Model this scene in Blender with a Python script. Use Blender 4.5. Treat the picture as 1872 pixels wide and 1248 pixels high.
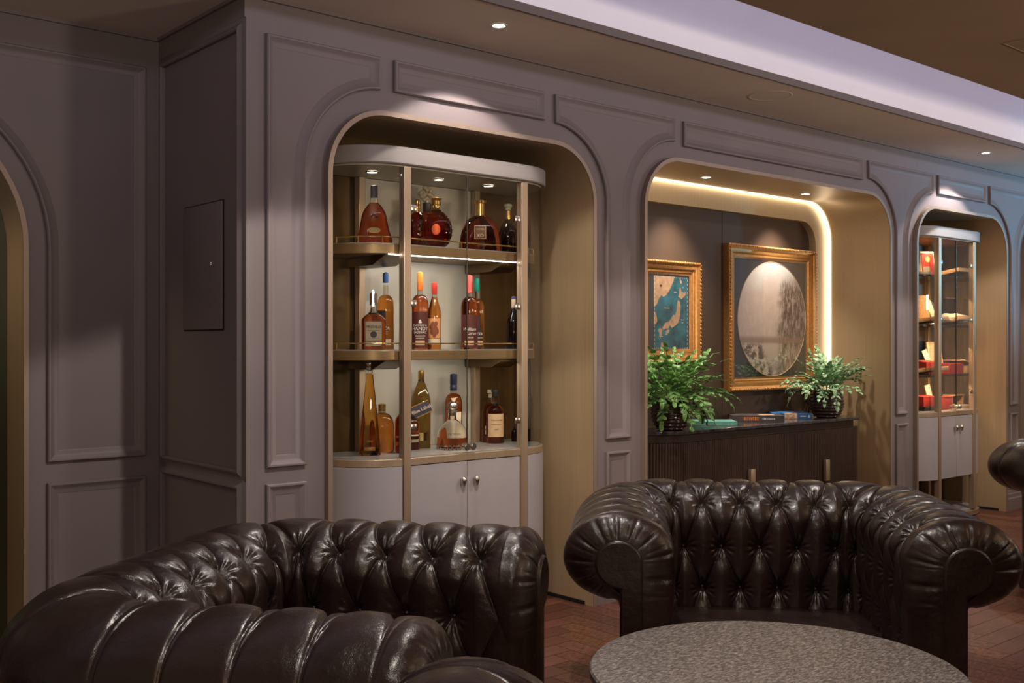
import bpy, bmesh, math, random
import numpy as np
from mathutils import Vector, Matrix
PI = math.pi
rnd = random.Random(11)
sc = bpy.context.scene
COL = sc.collection
for o in list(bpy.data.objects):
    bpy.data.objects.remove(o)

# ---------------------------------------------------------------- camera
EYE = 1.25                      # eye height, metres
ANG = math.atan2(2234, 1930)    # heading, measured from the panelled wall's direction (+X)
FW = Vector((math.cos(ANG), math.sin(ANG), 0)); RT = Vector((math.sin(ANG), -math.cos(ANG), 0))
cam_d = bpy.data.cameras.new('camera'); cam = bpy.data.objects.new('camera', cam_d); COL.objects.link(cam)
cam.location = (0, 0, EYE)
cam.rotation_euler = (PI/2, 0, ANG - PI/2)
cam_d.sensor_width = 36; cam_d.lens = 36*1930/1872; cam_d.shift_y = 4/1872; cam_d.clip_start = .05
sc.camera = cam
# ---------------------------------------------------------------- world, view
w = bpy.data.worlds.new('room_air'); sc.world = w; w.use_nodes = True
w.node_tree.nodes['Background'].inputs[0].default_value = (1, .80, .66, 1)
w.node_tree.nodes['Background'].inputs[1].default_value = .16
sc.view_settings.view_transform = 'Standard'; sc.view_settings.look = 'None'
sc.view_settings.exposure = 0.0; sc.view_settings.gamma = 1; sc.view_settings.use_curve_mapping = False
sc.cycles.use_denoising = True
sc.cycles.max_bounces = 12; sc.cycles.transparent_max_bounces = 24; sc.cycles.transmission_bounces = 12
sc.cycles.caustics_reflective = False; sc.cycles.caustics_refractive = False
sc.cycles.sample_clamp_indirect = 4

# ---------------------------------------------------------------- lamps of the room, real and added
WARM = (1, .74, .48); NEUT = (1, .89, .80); COOL = (.80, .74, 1)
def spot(name, loc, to, power, size, blend=.3, color=WARM, radius=.03):
    d = bpy.data.lights.new(name, 'SPOT'); o = bpy.data.objects.new(name, d); COL.objects.link(o)
    d.energy = power; d.spot_size = math.radians(size); d.spot_blend = blend; d.color = color; d.shadow_soft_size = radius
    o.location = loc; o.rotation_euler = (Vector(to)-Vector(loc)).to_track_quat('-Z', 'Y').to_euler()
    return o
def area(name, loc, to, power, sx, sy, color=WARM, spread=180):
    d = bpy.data.lights.new(name, 'AREA'); o = bpy.data.objects.new(name, d); COL.objects.link(o)
    d.shape = 'RECTANGLE'; d.size = sx; d.size_y = sy; d.energy = power; d.color = color; d.spread = math.radians(spread)
    o.location = loc; o.rotation_euler = (Vector(to)-Vector(loc)).to_track_quat('-Z', 'Y').to_euler()
    return o
CZ = 2.537                      # ceiling height
WY = 3.569                      # face of the long panelled wall
# two soffit downlights in view, unseen ceiling spots added to light walls and settees
spot('soffit_lamp', (2.75, 3.264, CZ-.01), (2.80, 3.40, 0), 40, 108, .22, NEUT)
spot('soffit_lamp', (7.07, 3.298, CZ-.01), (7.02, 3.40, 0), 60, 108, .22, NEUT)
spot('unseen_ceiling_spot', (2.05, 2.05, CZ-.02), (2.15, 2.9, 0), 105, 92, .12, NEUT)
spot('unseen_ceiling_spot', (3.85, 2.05, CZ-.02), (3.85, 2.9, 0), 66, 80, .15, NEUT)
spot('unseen_ceiling_spot', (6.45, 2.05, CZ-.02), (6.45, 2.9, 0), 90, 80, .15, NEUT)
spot('unseen_ceiling_spot', (.75, 1.15, CZ-.02), (1.35, 1.9, .6), 85, 75, .6, NEUT, .14)
spot('unseen_ceiling_spot', (2.3, 1.0, CZ-.02), (2.4, 1.5, .4), 26, 70, .6, NEUT, .11)
spot('unseen_ceiling_spot', (1.2, .1, CZ-.02), (1.5, .6, .4), 30, 80, .6, NEUT, .11)
spot('unseen_ceiling_spot', (5.6, 1.4, CZ-.02), (5.6, 1.6, 0), 26, 90, .6, NEUT, .11)
# unseen spots added to brighten the alcove reveals
spot('unseen_ceiling_spot', (1.7, 2.0, CZ-.02), (3.6, 3.75, .95), 95, 44, .8, (1, .78, .52), .05)
spot('unseen_ceiling_spot', (4.2, 2.0, CZ-.02), (6.29, 3.75, 1.2), 70, 40, .9, (1, .82, .58), .05)
spot('unseen_ceiling_spot', (6.1, 2.0, CZ-.02), (7.95, 3.75, 1.1), 95, 44, .8, (1, .70, .40), .05)
# unseen uplights added behind the viewer to lift ceiling and ambient light
area('added_uplight', (-.6, -1.6, 1.7), (-.4, -1.0, 3), 92, .4, .4, (1, .82, .64))
area('added_uplight', (4.2, -1.6, 1.7), (4.2, -1.0, 3), 92, .4, .4, (1, .82, .64))
area('added_uplight', (8.2, -.6, 1.7), (8.0, 0, 3), 80, .4, .4, (1, .82, .64))
# hidden light strip of the ceiling trough
area('trough_strip', (4.2, 2.52, CZ+.05), (4.2, 3.08, CZ+.20), 23, 16, .03, (.83, .77, 1))
# unseen cyan spot added beyond the right edge for a blue wall tint
spot('added_cyan_spot', (9.6, 1.6, 1.9), (8.2, 3.5, 2.25), 190, 60, 1, (.12, .62, 1), .05)

# ---------------------------------------------------------------- materials
MATS = {}
def mat(name, col, rough=.5, metal=0, spec=.5, coat=0, coat_rough=.1, noise=None, bump=None, emis=0, trans=0, ior=1.45, alpha=1, sheen=0):
    """principled material; noise=(scale(xyz), amount) varies value, bump=(scale(xyz), strength, detail)"""
    m = bpy.data.materials.new(name); m.use_nodes = True
    nt = m.node_tree; b = nt.nodes['Principled BSDF']
    def S(k, v):
        if k in b.inputs: b.inputs[k].default_value = v
    S('Base Color', (*col, 1)); S('Roughness', rough); S('Metallic', metal); S('Specular IOR Level', spec)
    S('Coat Weight', coat); S('Coat Roughness', coat_rough); S('Transmission Weight', trans); S('IOR', ior); S('Alpha', alpha)
    if emis: S('Emission Color', (*col, 1)); S('Emission Strength', emis)
    if noise or bump:
        tc = nt.nodes.new('ShaderNodeTexCoord')
    def noisetex(scale, detail):
        mp = nt.nodes.new('ShaderNodeMapping'); mp.inputs['Scale'].default_value = scale
        nt.links.new(tc.outputs['Object'], mp.inputs[0])
        n = nt.nodes.new('ShaderNodeTexNoise'); n.inputs['Scale'].default_value = 1; n.inputs['Detail'].default_value = detail
        nt.links.new(mp.outputs[0], n.inputs['Vector']); return n
    if noise:
        n = noisetex(noise[0], noise[2] if len(noise) > 2 else 4)
        r = nt.nodes.new('ShaderNodeValToRGB')
        a = noise[1]
        r.color_ramp.elements[0].position = .3; r.color_ramp.elements[1].position = .7
        r.color_ramp.elements[0].color = (*[c*(1-a) for c in col], 1); r.color_ramp.elements[1].color = (*[min(1, c*(1+a)) for c in col], 1)
        nt.links.new(n.outputs[0], r.inputs[0]); nt.links.new(r.outputs[0], b.inputs['Base Color'])
    if bump:
        n = noisetex(bump[0], bump[2] if len(bump) > 2 else 4)
        bp = nt.nodes.new('ShaderNodeBump'); bp.inputs['Strength'].default_value = bump[1]; bp.inputs['Distance'].default_value = bump[3] if len(bump) > 3 else .002
        nt.links.new(n.outputs[0], bp.inputs['Height']); nt.links.new(bp.outputs[0], b.inputs['Normal'])
    MATS[name] = m
    return m
def glass_pane(name, tint=(1, 1, 1), refl=1.0):
    m = bpy.data.materials.new(name); m.use_nodes = True; nt = m.node_tree; nt.nodes.clear()
    out = nt.nodes.new('ShaderNodeOutputMaterial'); mix = nt.nodes.new('ShaderNodeMixShader')
    fr = nt.nodes.new('ShaderNodeFresnel'); fr.inputs['IOR'].default_value = 1.45
    mu = nt.nodes.new('ShaderNodeMath'); mu.operation = 'MULTIPLY'; mu.inputs[1].default_value = refl; mu.use_clamp = True
    tr = nt.nodes.new('ShaderNodeBsdfTransparent'); tr.inputs[0].default_value = (*tint, 1)
    gl = nt.nodes.new('ShaderNodeBsdfGlossy'); gl.inputs['Roughness'].default_value = .015
    nt.links.new(fr.outputs[0], mu.inputs[0]); nt.links.new(mu.outputs[0], mix.inputs[0])
    nt.links.new(tr.outputs[0], mix.inputs[1]); nt.links.new(gl.outputs[0], mix.inputs[2]); nt.links.new(mix.outputs[0], out.inputs[0])
    MATS[name] = m; return m

paint = mat('wall_paint', (.192, .160, .166), .55, noise=((3, 3, 3), .05), bump=((60, 60, 60), .05))
ceil_p = mat('ceiling_paint', (.74, .64, .58), .8, noise=((2, 2, 2), .05))
ceil_d = mat('dark_ceiling_paint', (.34, .235, .155), .7, noise=((2, 2, 2), .08))
trough_p = mat('trough_paint', (.72, .70, .72), .8, noise=((1, 1, 1), .03))
bronze = mat('brushed_bronze', (.50, .365, .22), .42, .35, noise=((240, 240, 1.2), .06), bump=((300, 300, 1.5), .03))
bronze_dk = mat('dimmed_bronze_panel', (.11, .065, .024), .25, .5, noise=((180, 180, 1.2), .10))  # bronze darkened: the dimness of the alcove backs is put into its colour
rim_m = mat('dark_bronze_rim', (.30, .23, .18), .4, .4, noise=((60, 60, 2), .05))
crystal = mat('cut_crystal', (.90, .78, .58), .08, 0, .8, trans=.55, ior=1.5)
bronze_trim = mat('bronze_trim', (.42, .315, .22), .38, .6, noise=((60, 60, 2), .06))
dark_panel = mat('dark_wall_panel', (.070, .042, .027), .5, .1, noise=((.9, 1, 1.2), .10), bump=((200, 1, 200), .03))
green_glass = mat('dark_green_glass', (.055, .062, .032), .22, 0, .5, noise=((2, 2, 1), .2))
black_gap = mat('shadow_gap', (.012, .010, .009), .6, noise=((20, 20, 20), .2))
cab_paint = mat('cabinet_lacquer', (.33, .31, .332), .42, noise=((8, 8, 8), .03), bump=((300, 300, 300), .04))
cap_paint = mat('cabinet_cap_lacquer', (.32, .295, .285), .42, noise=((2, 2, 40), .05))
back_lin = mat('cabinet_back_panel', (.49, .455, .385), .35, .15, noise=((2, 2, 2), .05))
steel = mat('satin_steel', (.62, .58, .53), .25, 1, noise=((40, 40, 40), .05))
gold = mat('polished_gold', (.72, .47, .16), .22, 1, noise=((30, 30, 30), .08))
counter_s = mat('cabinet_counter_stone', (.36, .34, .32), .2, noise=((30, 30, 30), .15))
pane = glass_pane('clear_glass_pane', (.985, .99, .985), .4)
led = mat('led_strip_cream', (1, .87, .66), .5, emis=8)
led_w = mat('led_strip_white', (1, .93, .86), .5, emis=9)
lamp_w = mat('downlight_lens', (1, .93, .85), .5, emis=22)
lamp_c = mat('cabinet_light_lens', (1, .88, .68), .5, emis=12)
white_pl = mat('white_plastic', (.7, .68, .66), .5, noise=((20, 20, 20), .03))
fluted = mat('dark_fluted_wood', (.045, .026, .020), .38, noise=((50, 50, 3), .18))
marble_d = mat('dark_polished_marble', (.055, .05, .05), .1, noise=((22, 22, 22), .6, 8))
pot_m = mat('dark_glazed_ceramic', (.038, .022, .020), .2, coat=.4, noise=((30, 30, 30), .2), bump=((70, 70, 70), .25))
soil_m = mat('potting_soil', (.03, .02, .014), .9, noise=((60, 60, 60), .5), bump=((80, 80, 80), .8))
leaf_a = mat('fern_leaf', (.13, .29, .075), .38, spec=.5, noise=((18, 18, 18), .55), bump=((90, 90, 90), .15))
leaf_b = mat('blue_green_fern_leaf', (.19, .33, .17), .36, noise=((18, 18, 18), .6), bump=((90, 90, 90), .15))
stem_m = mat('fern_stem', (.10, .13, .03), .5, noise=((40, 40, 40), .2))
wood_box = mat('pale_cedar', (.60, .36, .19), .5, noise=((6, 60, 60), .22))
tray_m = mat('cedar_tray', (.50, .29, .15), .45, noise=((4, 50, 50), .25))
red_box = mat('red_paper_box', (.36, .035, .025), .4, noise=((30, 30, 30), .12))
cream_pp = mat('cream_paper', (.72, .60, .42), .6, noise=((30, 30, 30), .06))
black_box = mat('black_paper_box', (.025, .022, .024), .4, noise=((30, 30, 30), .2))
cigar_m = mat('cigar_leaf', (.28, .15, .07), .6, noise=((20, 80, 80), .3))
gilt = mat('gilt_frame', (.47, .225, .068), .3, .6, noise=((70, 70, 70), .18), bump=((160, 160, 160), .15))
mount_d = mat('dark_mount_board', (.032, .030, .036), .35, noise=((10, 10, 10), .08))
paper_w = mat('book_pages', (.62, .56, .48), .7, noise=((4, 4, 500), .12))
white_ink = mat('white_ink', (.72, .70, .64), .6, noise=((20, 20, 20), .03))

def leather():
    m = bpy.data.materials.new('espresso_leather'); m.use_nodes = True; nt = m.node_tree; b = nt.nodes['Principled BSDF']
    b.inputs['Roughness'].default_value = .36; b.inputs['Specular IOR Level'].default_value = .42
    b.inputs['Coat Weight'].default_value = .12; b.inputs['Coat Roughness'].default_value = .16
    tc = nt.nodes.new('ShaderNodeTexCoord')
    n = nt.nodes.new('ShaderNodeTexNoise'); n.inputs['Scale'].default_value = 7; n.inputs['Detail'].default_value = 6
    nt.links.new(tc.outputs['Object'], n.inputs['Vector'])
    r = nt.nodes.new('ShaderNodeValToRGB'); r.color_ramp.elements[0].position = .3; r.color_ramp.elements[1].position = .75
    r.color_ramp.elements[0].color = (.0115, .0064, .0054, 1); r.color_ramp.elements[1].color = (.024, .013, .0105, 1)
    nt.links.new(n.outputs[0], r.inputs[0]); nt.links.new(r.outputs[0], b.inputs['Base Color'])
    rr = nt.nodes.new('ShaderNodeMapRange'); rr.inputs[3].default_value = .22; rr.inputs[4].default_value = .35
    nt.links.new(n.outputs[0], rr.inputs[0]); nt.links.new(rr.outputs[0], b.inputs['Roughness'])
    v = nt.nodes.new('ShaderNodeTexVoronoi'); v.inputs['Scale'].default_value = 330; v.feature = 'DISTANCE_TO_EDGE'
    nt.links.new(tc.outputs['Object'], v.inputs['Vector'])
    n2 = nt.nodes.new('ShaderNodeTexNoise'); n2.inputs['Scale'].default_value = 45; n2.inputs['Detail'].default_value = 5
    nt.links.new(tc.outputs['Object'], n2.inputs['Vector'])
    b1 = nt.nodes.new('ShaderNodeBump'); b1.inputs['Strength'].default_value = .32; b1.inputs['Distance'].default_value = .0012
    nt.links.new(v.outputs['Distance'], b1.inputs['Height'])
    b2 = nt.nodes.new('ShaderNodeBump'); b2.inputs['Strength'].default_value = .3; b2.inputs['Distance'].default_value = .006
    nt.links.new(n2.outputs[0], b2.inputs['Height']); nt.links.new(b1.outputs[0], b2.inputs['Normal']); nt.links.new(b2.outputs[0], b.inputs['Normal'])
    MATS['leather'] = m; return m
hide = leather()

def stone_top():
    m = bpy.data.materials.new('speckled_granite'); m.use_nodes = True; nt = m.node_tree; b = nt.nodes['Principled BSDF']
    b.inputs['Roughness'].default_value = .42
    tc = nt.nodes.new('ShaderNodeTexCoord')
    mp = nt.nodes.new('ShaderNodeMapping'); mp.inputs['Scale'].default_value = (1, 2.6, 1); mp.inputs['Rotation'].default_value = (0, 0, .85)
    nt.links.new(tc.outputs['Object'], mp.inputs[0])
    n = nt.nodes.new('ShaderNodeTexNoise'); n.inputs['Scale'].default_value = 60; n.inputs['Detail'].default_value = 10; n.inputs['Roughness'].default_value = .8
    nt.links.new(mp.outputs[0], n.inputs['Vector'])
    r = nt.nodes.new('ShaderNodeValToRGB'); e = r.color_ramp.elements
    e[0].position = .36; e[0].color = (.018, .0155, .0145, 1); e[1].position = .66; e[1].color = (.36, .315, .285, 1)
    k = e.new(.48); k.color = (.088, .074, .066, 1)
    nt.links.new(n.outputs[0], r.inputs[0]); nt.links.new(r.outputs[0], b.inputs['Base Color'])
    bp = nt.nodes.new('ShaderNodeBump'); bp.inputs['Strength'].default_value = .25; bp.inputs['Distance'].default_value = .002
    nt.links.new(n.outputs[0], bp.inputs['Height']); nt.links.new(bp.outputs[0], b.inputs['Normal'])
    MATS['stone'] = m; return m
granite = stone_top()

def plank_mat():
    m = bpy.data.materials.new('herringbone_oak'); m.use_nodes = True; nt = m.node_tree; b = nt.nodes['Principled BSDF']
    b.inputs['Roughness'].default_value = .4
    uv = nt.nodes.new('ShaderNodeUVMap'); uv.uv_map = 'grain'
    mp = nt.nodes.new('ShaderNodeMapping'); mp.inputs['Scale'].default_value = (3, 55, 1)
    nt.links.new(uv.outputs[0], mp.inputs[0])
    n = nt.nodes.new('ShaderNodeTexNoise'); n.inputs['Scale'].default_value = 1; n.inputs['Detail'].default_value = 6
    nt.links.new(mp.outputs[0], n.inputs['Vector'])
    r = nt.nodes.new('ShaderNodeValToRGB'); e = r.color_ramp.elements
    e[0].position = .32; e[0].color = (.062, .022, .014, 1); e[1].position = .68; e[1].color = (.235, .098, .06, 1)
    nt.links.new(n.outputs[0], r.inputs[0])
    at = nt.nodes.new('ShaderNodeVertexColor'); at.layer_name = 'plank'
    mx = nt.nodes.new('ShaderNodeMixRGB'); mx.blend_type = 'MULTIPLY'; mx.inputs[0].default_value = 1
    nt.links.new(r.outputs[0], mx.inputs[1]); nt.links.new(at.outputs[0], mx.inputs[2]); nt.links.new(mx.outputs[0], b.inputs['Base Color'])
    return m
oak = plank_mat()

# ---------------------------------------------------------------- object helpers
def link(name, me, m=None, parent=None, loc=None, rotz=None):
    o = bpy.data.objects.new(name, me); COL.objects.link(o)
    if m: me.materials.append(m)
    if parent: o.parent = parent
    if loc is not None: o.location = loc
    if rotz is not None: o.rotation_euler = (0, 0, rotz)
    return o
def tag(o, label=None, cat=None, group=None, kind=None):
    if label: o['label'] = label
    if cat: o['category'] = cat
    if group: o['group'] = group
    if kind: o['kind'] = kind
    return o
def thing(name, label, cat, loc=(0, 0, 0), rotz=0, group=None):
    o = bpy.data.objects.new(name, None); COL.objects.link(o); o.empty_display_size = .05
    o.location = loc; o.rotation_euler = (0, 0, rotz)
    return tag(o, label, cat, group)
def smooth(me, ang=40):
    for p in me.polygons: p.use_smooth = True
    if ang is not None:
        try: me.set_sharp_from_angle(angle=math.radians(ang))
        except Exception: pass
class MB:
    """collects shapes into one mesh"""
    def __init__(s): s.b = bmesh.new()
    def raw(s, vs, fs):
        v = [s.b.verts.new(p) for p in vs]
        for f in fs:
            try: s.b.faces.new([v[i] for i in f])
            except ValueError: pass
        return v
    def box(s, x0, x1, y0, y1, z0, z1, bev=0, M=None):
        t = bmesh.new(); bmesh.ops.create_cube(t, size=1)
        for v in t.verts: v.co = Vector((x0+(v.co.x+.5)*(x1-x0), y0+(v.co.y+.5)*(y1-y0), z0+(v.co.z+.5)*(z1-z0)))
        if bev: bmesh.ops.bevel(t, geom=t.edges[:], offset=bev, segments=2, affect='EDGES', profile=.5)
        return s.add(t, M)
    def add(s, t, M=None):
        me = bpy.data.meshes.new('tmp'); t.to_mesh(me); t.free()
        if M is not None: me.transform(M)
        s.b.from_mesh(me); bpy.data.meshes.remove(me); return s
    def lathe(s, prof, seg=32, M=None, sq=2.0, sx=1, sy=1, caps=True):
        """prof [(r,z)]; sq>2 squares the section"""
        vs = []; fs = []
        for r, z in prof:
            for k in range(seg):
                a = 2*PI*k/seg; c, q = math.cos(a), math.sin(a)
                if sq != 2.0:
                    d = (abs(c)**sq+abs(q)**sq)**(-1/sq)
                else: d = 1
                p = Vector((r*d*c*sx, r*d*q*sy, z))
                vs.append(M @ p if M is not None else p)
        n = len(prof)
        for i in range(n-1):
            for k in range(seg):
                k2 = (k+1) % seg
                fs.append((i*seg+k, i*seg+k2, (i+1)*seg+k2, (i+1)*seg+k))
        if caps:
            if prof[0][0] > 1e-6: fs.append(tuple(range(seg-1, -1, -1)))
            if prof[-1][0] > 1e-6: fs.append(tuple((n-1)*seg+k for k in range(seg)))
        s.raw(vs, fs); return s
    def cyl(s, p0, p1, r, seg=16, r2=None):
        p0, p1 = Vector(p0), Vector(p1); d = p1-p0
        M = Matrix.Translation(p0) @ d.to_track_quat('Z', 'Y').to_matrix().to_4x4()
        return s.lathe([(r, 0), (r if r2 is None else r2, d.length)], seg, M)
    def tube(s, pts, r, seg=8, closed=False):
        pts = [Vector(p) for p in pts]; n = len(pts); vs = []; fs = []
        for i, p in enumerate(pts):
            a = pts[(i-1) % n] if (closed or i > 0) else p
            b = pts[(i+1) % n] if (closed or i < n-1) else p
            t = (b-a).normalized(); up = Vector((0, 0, 1)) if abs(t.z) < .95 else Vector((1, 0, 0))
            u = t.cross(up).normalized(); v = u.cross(t)
            rr = r[i] if isinstance(r, (list, tuple)) else r
            for k in range(seg):
                q = 2*PI*k/seg; vs.append(p+u*rr*math.cos(q)+v*rr*math.sin(q))
        m = n if closed else n-1
        for i in range(m):
            j = (i+1) % n
            for k in range(seg):
                k2 = (k+1) % seg; fs.append((i*seg+k, i*seg+k2, j*seg+k2, j*seg+k))
        if not closed:
            fs.append(tuple(range(seg-1, -1, -1))); fs.append(tuple((n-1)*seg+k for k in range(seg)))
        s.raw(vs, fs); return s
    def prism(s, pts, z0, z1, M=None):
        """extrude a 2D outline (list of xy) from z0 to z1"""
        n = len(pts); vs = [Vector((x, y, z0)) for x, y in pts]+[Vector((x, y, z1)) for x, y in pts]
        if M is not None: vs = [M @ v for v in vs]
        fs = [tuple(range(n-1, -1, -1)), tuple(range(n, 2*n))]+[(i, (i+1) % n, n+(i+1) % n, n+i) for i in range(n)]
        s.raw(vs, fs); return s
    def strip(s, A, B, closed=False):
        """quads between two polylines"""
        n = len(A); vs = list(A)+list(B)
        m = n if closed else n-1
        s.raw(vs, [(i, (i+1) % n, n+(i+1) % n, n+i) for i in range(m)]); return s
    def build(s, name, m, parent=None, ang=40, bev=0, loc=None, rotz=None):
        bmesh.ops.remove_doubles(s.b, verts=s.b.verts[:], dist=1e-5)
        bmesh.ops.recalc_face_normals(s.b, faces=s.b.faces[:])
        me = bpy.data.meshes.new(name); s.b.to_mesh(me); s.b.free(); smooth(me, ang)
        o = link(name, me, m, parent, loc, rotz)
        if bev:
            q = o.modifiers.new('bevel', 'BEVEL'); q.width = bev; q.segments = 2; q.limit_method = 'ANGLE'; q.angle_limit = math.radians(40)
        return o
def struct(o): o['kind'] = 'structure'; return o
def copy_tree(o, parent=None):
    c = o.copy(); COL.objects.link(c)
    if parent: c.parent = parent
    for ch in [q for q in o.children]: copy_tree(ch, c)
    return c
def text_mesh(txt, size, depth=.0004, shear=0, spacing=1.0):
    cu = bpy.data.curves.new('t', 'FONT'); cu.body = txt; cu.size = size; cu.extrude = depth; cu.align_x = 'CENTER'; cu.align_y = 'CENTER'
    cu.shear = shear; cu.space_character = spacing; cu.resolution_u = 2
    o = bpy.data.objects.new('t', cu); COL.objects.link(o)
    dg = bpy.context.evaluated_depsgraph_get(); me = bpy.data.meshes.new_from_object(o.evaluated_get(dg))
    bpy.data.objects.remove(o); bpy.data.curves.remove(cu); return me
def flat_poly(outer, holes, name):
    """filled 2D outline with holes -> triangles list (verts 2D, faces)"""
    cu = bpy.data.curves.new('f', 'CURVE'); cu.dimensions = '2D'; cu.fill_mode = 'BOTH'
    for ring in [outer]+list(holes):
        sp = cu.splines.new('POLY'); sp.points.add(len(ring)-1); sp.use_cyclic_u = True
        for p, (x, y) in zip(sp.points, ring): p.co = (x, y, 0, 1)
    o = bpy.data.objects.new('f', cu); COL.objects.link(o)
    dg = bpy.context.evaluated_depsgraph_get(); me = bpy.data.meshes.new_from_object(o.evaluated_get(dg))
    bpy.data.objects.remove(o); bpy.data.curves.remove(cu); return me
def arc(cx, cy, r, a0, a1, n=14):
    return [(cx+r*math.cos(math.radians(a0+(a1-a0)*i/n)), cy+r*math.sin(math.radians(a0+(a1-a0)*i/n))) for i in range(n+1)]
# ================================================================ ROOM SHELL
LY, CX1 = 4.355, 1.788          # set-back left wall, outer corner
FP = WY-.03                     # front of the bronze liners
NICHE = [dict(xl=2.143, xr=3.572, zt=2.165, r=.25, yb=4.02), dict(xl=3.95, xr=6.27, zt=2.185, r=.25, yb=4.00),
         dict(xl=6.625, xr=7.925, zt=2.165, r=.25, yb=4.02), dict(xl=8.255, xr=9.7, zt=2.165, r=.25, yb=4.02)]
def outline(n, g=0):
    xl, xr, zt, r = n['xl']-g, n['xr']+g, n['zt']+g, n['r']+g
    return [(xl, 0)]+arc(xl+r, zt-r, r, 180, 90)+arc(xr-r, zt-r, r, 90, 0)+[(xr, 0)]
def wall_from(name, ring, to3, m, thick=.06):
    me = flat_poly(ring, [], name)
    bm = bmesh.new(); bm.from_mesh(me)
    bmesh.ops.remove_doubles(bm, verts=bm.verts[:], dist=1e-5)
    r = bmesh.ops.extrude_face_region(bm, geom=bm.faces[:])
    for e in r['geom']:
        if isinstance(e, bmesh.types.BMVert): e.co.z = thick
    for v in bm.verts: v.co = to3(v.co.x, v.co.y, v.co.z)
    bmesh.ops.recalc_face_normals(bm, faces=bm.faces[:])
    bm.to_mesh(me); bm.free()
    return struct(link(name, me, m))
# ---- long wall with its alcove openings
ring = [(CX1, 0)]
for n in NICHE: ring += outline(n, .018)
ring += [(11, 0), (11, CZ+.02), (CX1, CZ+.02)]
wall_from('wall_back', ring, lambda x, z, t: Vector((x, WY+t, z)), paint)
# ---- set-back wall on the left, with an arched opening
AR = dict(xl=.16, xr=1.245, zt=2.16, r=.53, yb=4.56)
ring = [(-2.2, 0)]+outline(AR, .018)+[(CX1+.06, 0), (CX1+.06, CZ+.02), (-2.2, CZ+.02)]
wall_from('wall_left', ring, lambda x, z, t: Vector((x, LY+t, z)), paint)
# ---- short return wall joining them
b = MB(); b.box(CX1, CX1+.06, WY+.0602, LY, 0, CZ+.02); struct(b.build('wall_return', paint))
# ---- floor : herringbone planks in one mesh
def herringbone():
    L, W = .60, .10; vs = []; fs = []; cols = []; uvs = []
    k = int(L/W)
    x0, x1, y0, y1 = -1.6, 9.0, -1.0, 4.42
    nx = int((x1-x0)/W)+k*2; ny = int((y1-y0)/W)+k*2
    # classic 90-degree herringbone on a W grid, period 2k
    for i in range(-k, nx):
        for j in range(-k, ny):
            ph = (i-j) % (2*k)
            if ph == 0: r = (i, j, i+k, j+1, 0)       # plank along x
            elif ph == k: r = (i, j-k+1, i+1, j+1, 1)   # plank along y
            else: continue
            a, c, d, e, o = r
            X0, Y0, X1, Y1 = x0+a*W, y0+c*W, x0+d*W, y0+e*W
            X0, X1 = max(X0, x0), min(X1, x1); Y0, Y1 = max(Y0, y0), min(Y1, y1)
            if X1-X0 < .005 or Y1-Y0 < .005: continue
            g = .0012; q = len(vs)
            vs += [(X0+g, Y0+g, 0), (X1-g, Y0+g, 0), (X1-g, Y1-g, 0), (X0+g, Y1-g, 0)]
            fs.append((q, q+1, q+2, q+3)); t = rnd.uniform(.80, 1.08); cols.append((t, t*rnd.uniform(.92, 1.05), t*rnd.uniform(.9, 1.05), 1))
            ou, ov = rnd.uniform(0, 50), rnd.uniform(0, 50)
            for (x, y) in ((X0, Y0), (X1, Y0), (X1, Y1), (X0, Y1)):
                uvs.append((ou+(x if o == 0 else y), ov+(y if o == 0 else x)))
    me = bpy.data.meshes.new('floor'); me.from_pydata(vs, [], fs)
    uv = me.uv_layers.new(name='grain'); ca = me.color_attributes.new('plank', 'BYTE_COLOR', 'CORNER')
    for i, u in enumerate(uvs): uv.data[i].uv = u
    for p in me.polygons:
        for li in p.loop_indices: ca.data[li].color_srgb = cols[p.index]
    return me
struct(link('floor', herringbone(), oak))
b = MB(); b.box(-2.2, 11, -3, 4.5, -.06, -.002); struct(b.build('floor_base', black_gap))
# ---- ceilings
b = MB(); b.box(-2.2, 11, 3.067, 4.5, CZ, CZ+.035); struct(b.build('ceiling_soffit', ceil_p))
b = MB(); b.box(-2.2, 11, 3.058, 3.0669, CZ-.004, CZ+.030); struct(b.build('trim_1', mat('trough_edge_trim', (.10, .075, .06), .5, noise=((3, 3, 3), .05))))
b = MB(); b.box(-2.2, 11, -3, 2.447, CZ, CZ+.035); struct(b.build('ceiling', ceil_d))
prof = [(3.068, CZ+.032), (3.068, CZ+.12)]+[(2.72+.348*math.cos(math.radians(a)), CZ+.12+.25*math.sin(math.radians(a))) for a in range(6, 91, 6)]+[(2.40, CZ+.37), (2.40, CZ+.035)]
b = MB(); b.strip([Vector((-2.2, y, z)) for y, z in prof], [Vector((11, y, z)) for y, z in prof])
struct(b.build('ceiling_trough', trough_p, ang=60))
# end wall behind the viewer, for what the leather and the glass mirror
b = MB(); b.box(-2.2, 11, -3.05, -3, 0, CZ); struct(b.build('wall_front', mat('dark_end_wall', (.05, .036, .028), .6, noise=((2, 2, 2), .1))))
# thin shadow line where wall meets ceiling
b = MB(); b.box(CX1-.012, 11, WY-.012, WY-.0005, CZ-.014, CZ); b.box(CX1-.012, CX1-.0005, WY, LY, CZ-.014, CZ); b.box(-2.2, CX1-.012, LY-.012, LY-.0005, CZ-.014, CZ)
struct(b.build('trim_2', paint))

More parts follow.
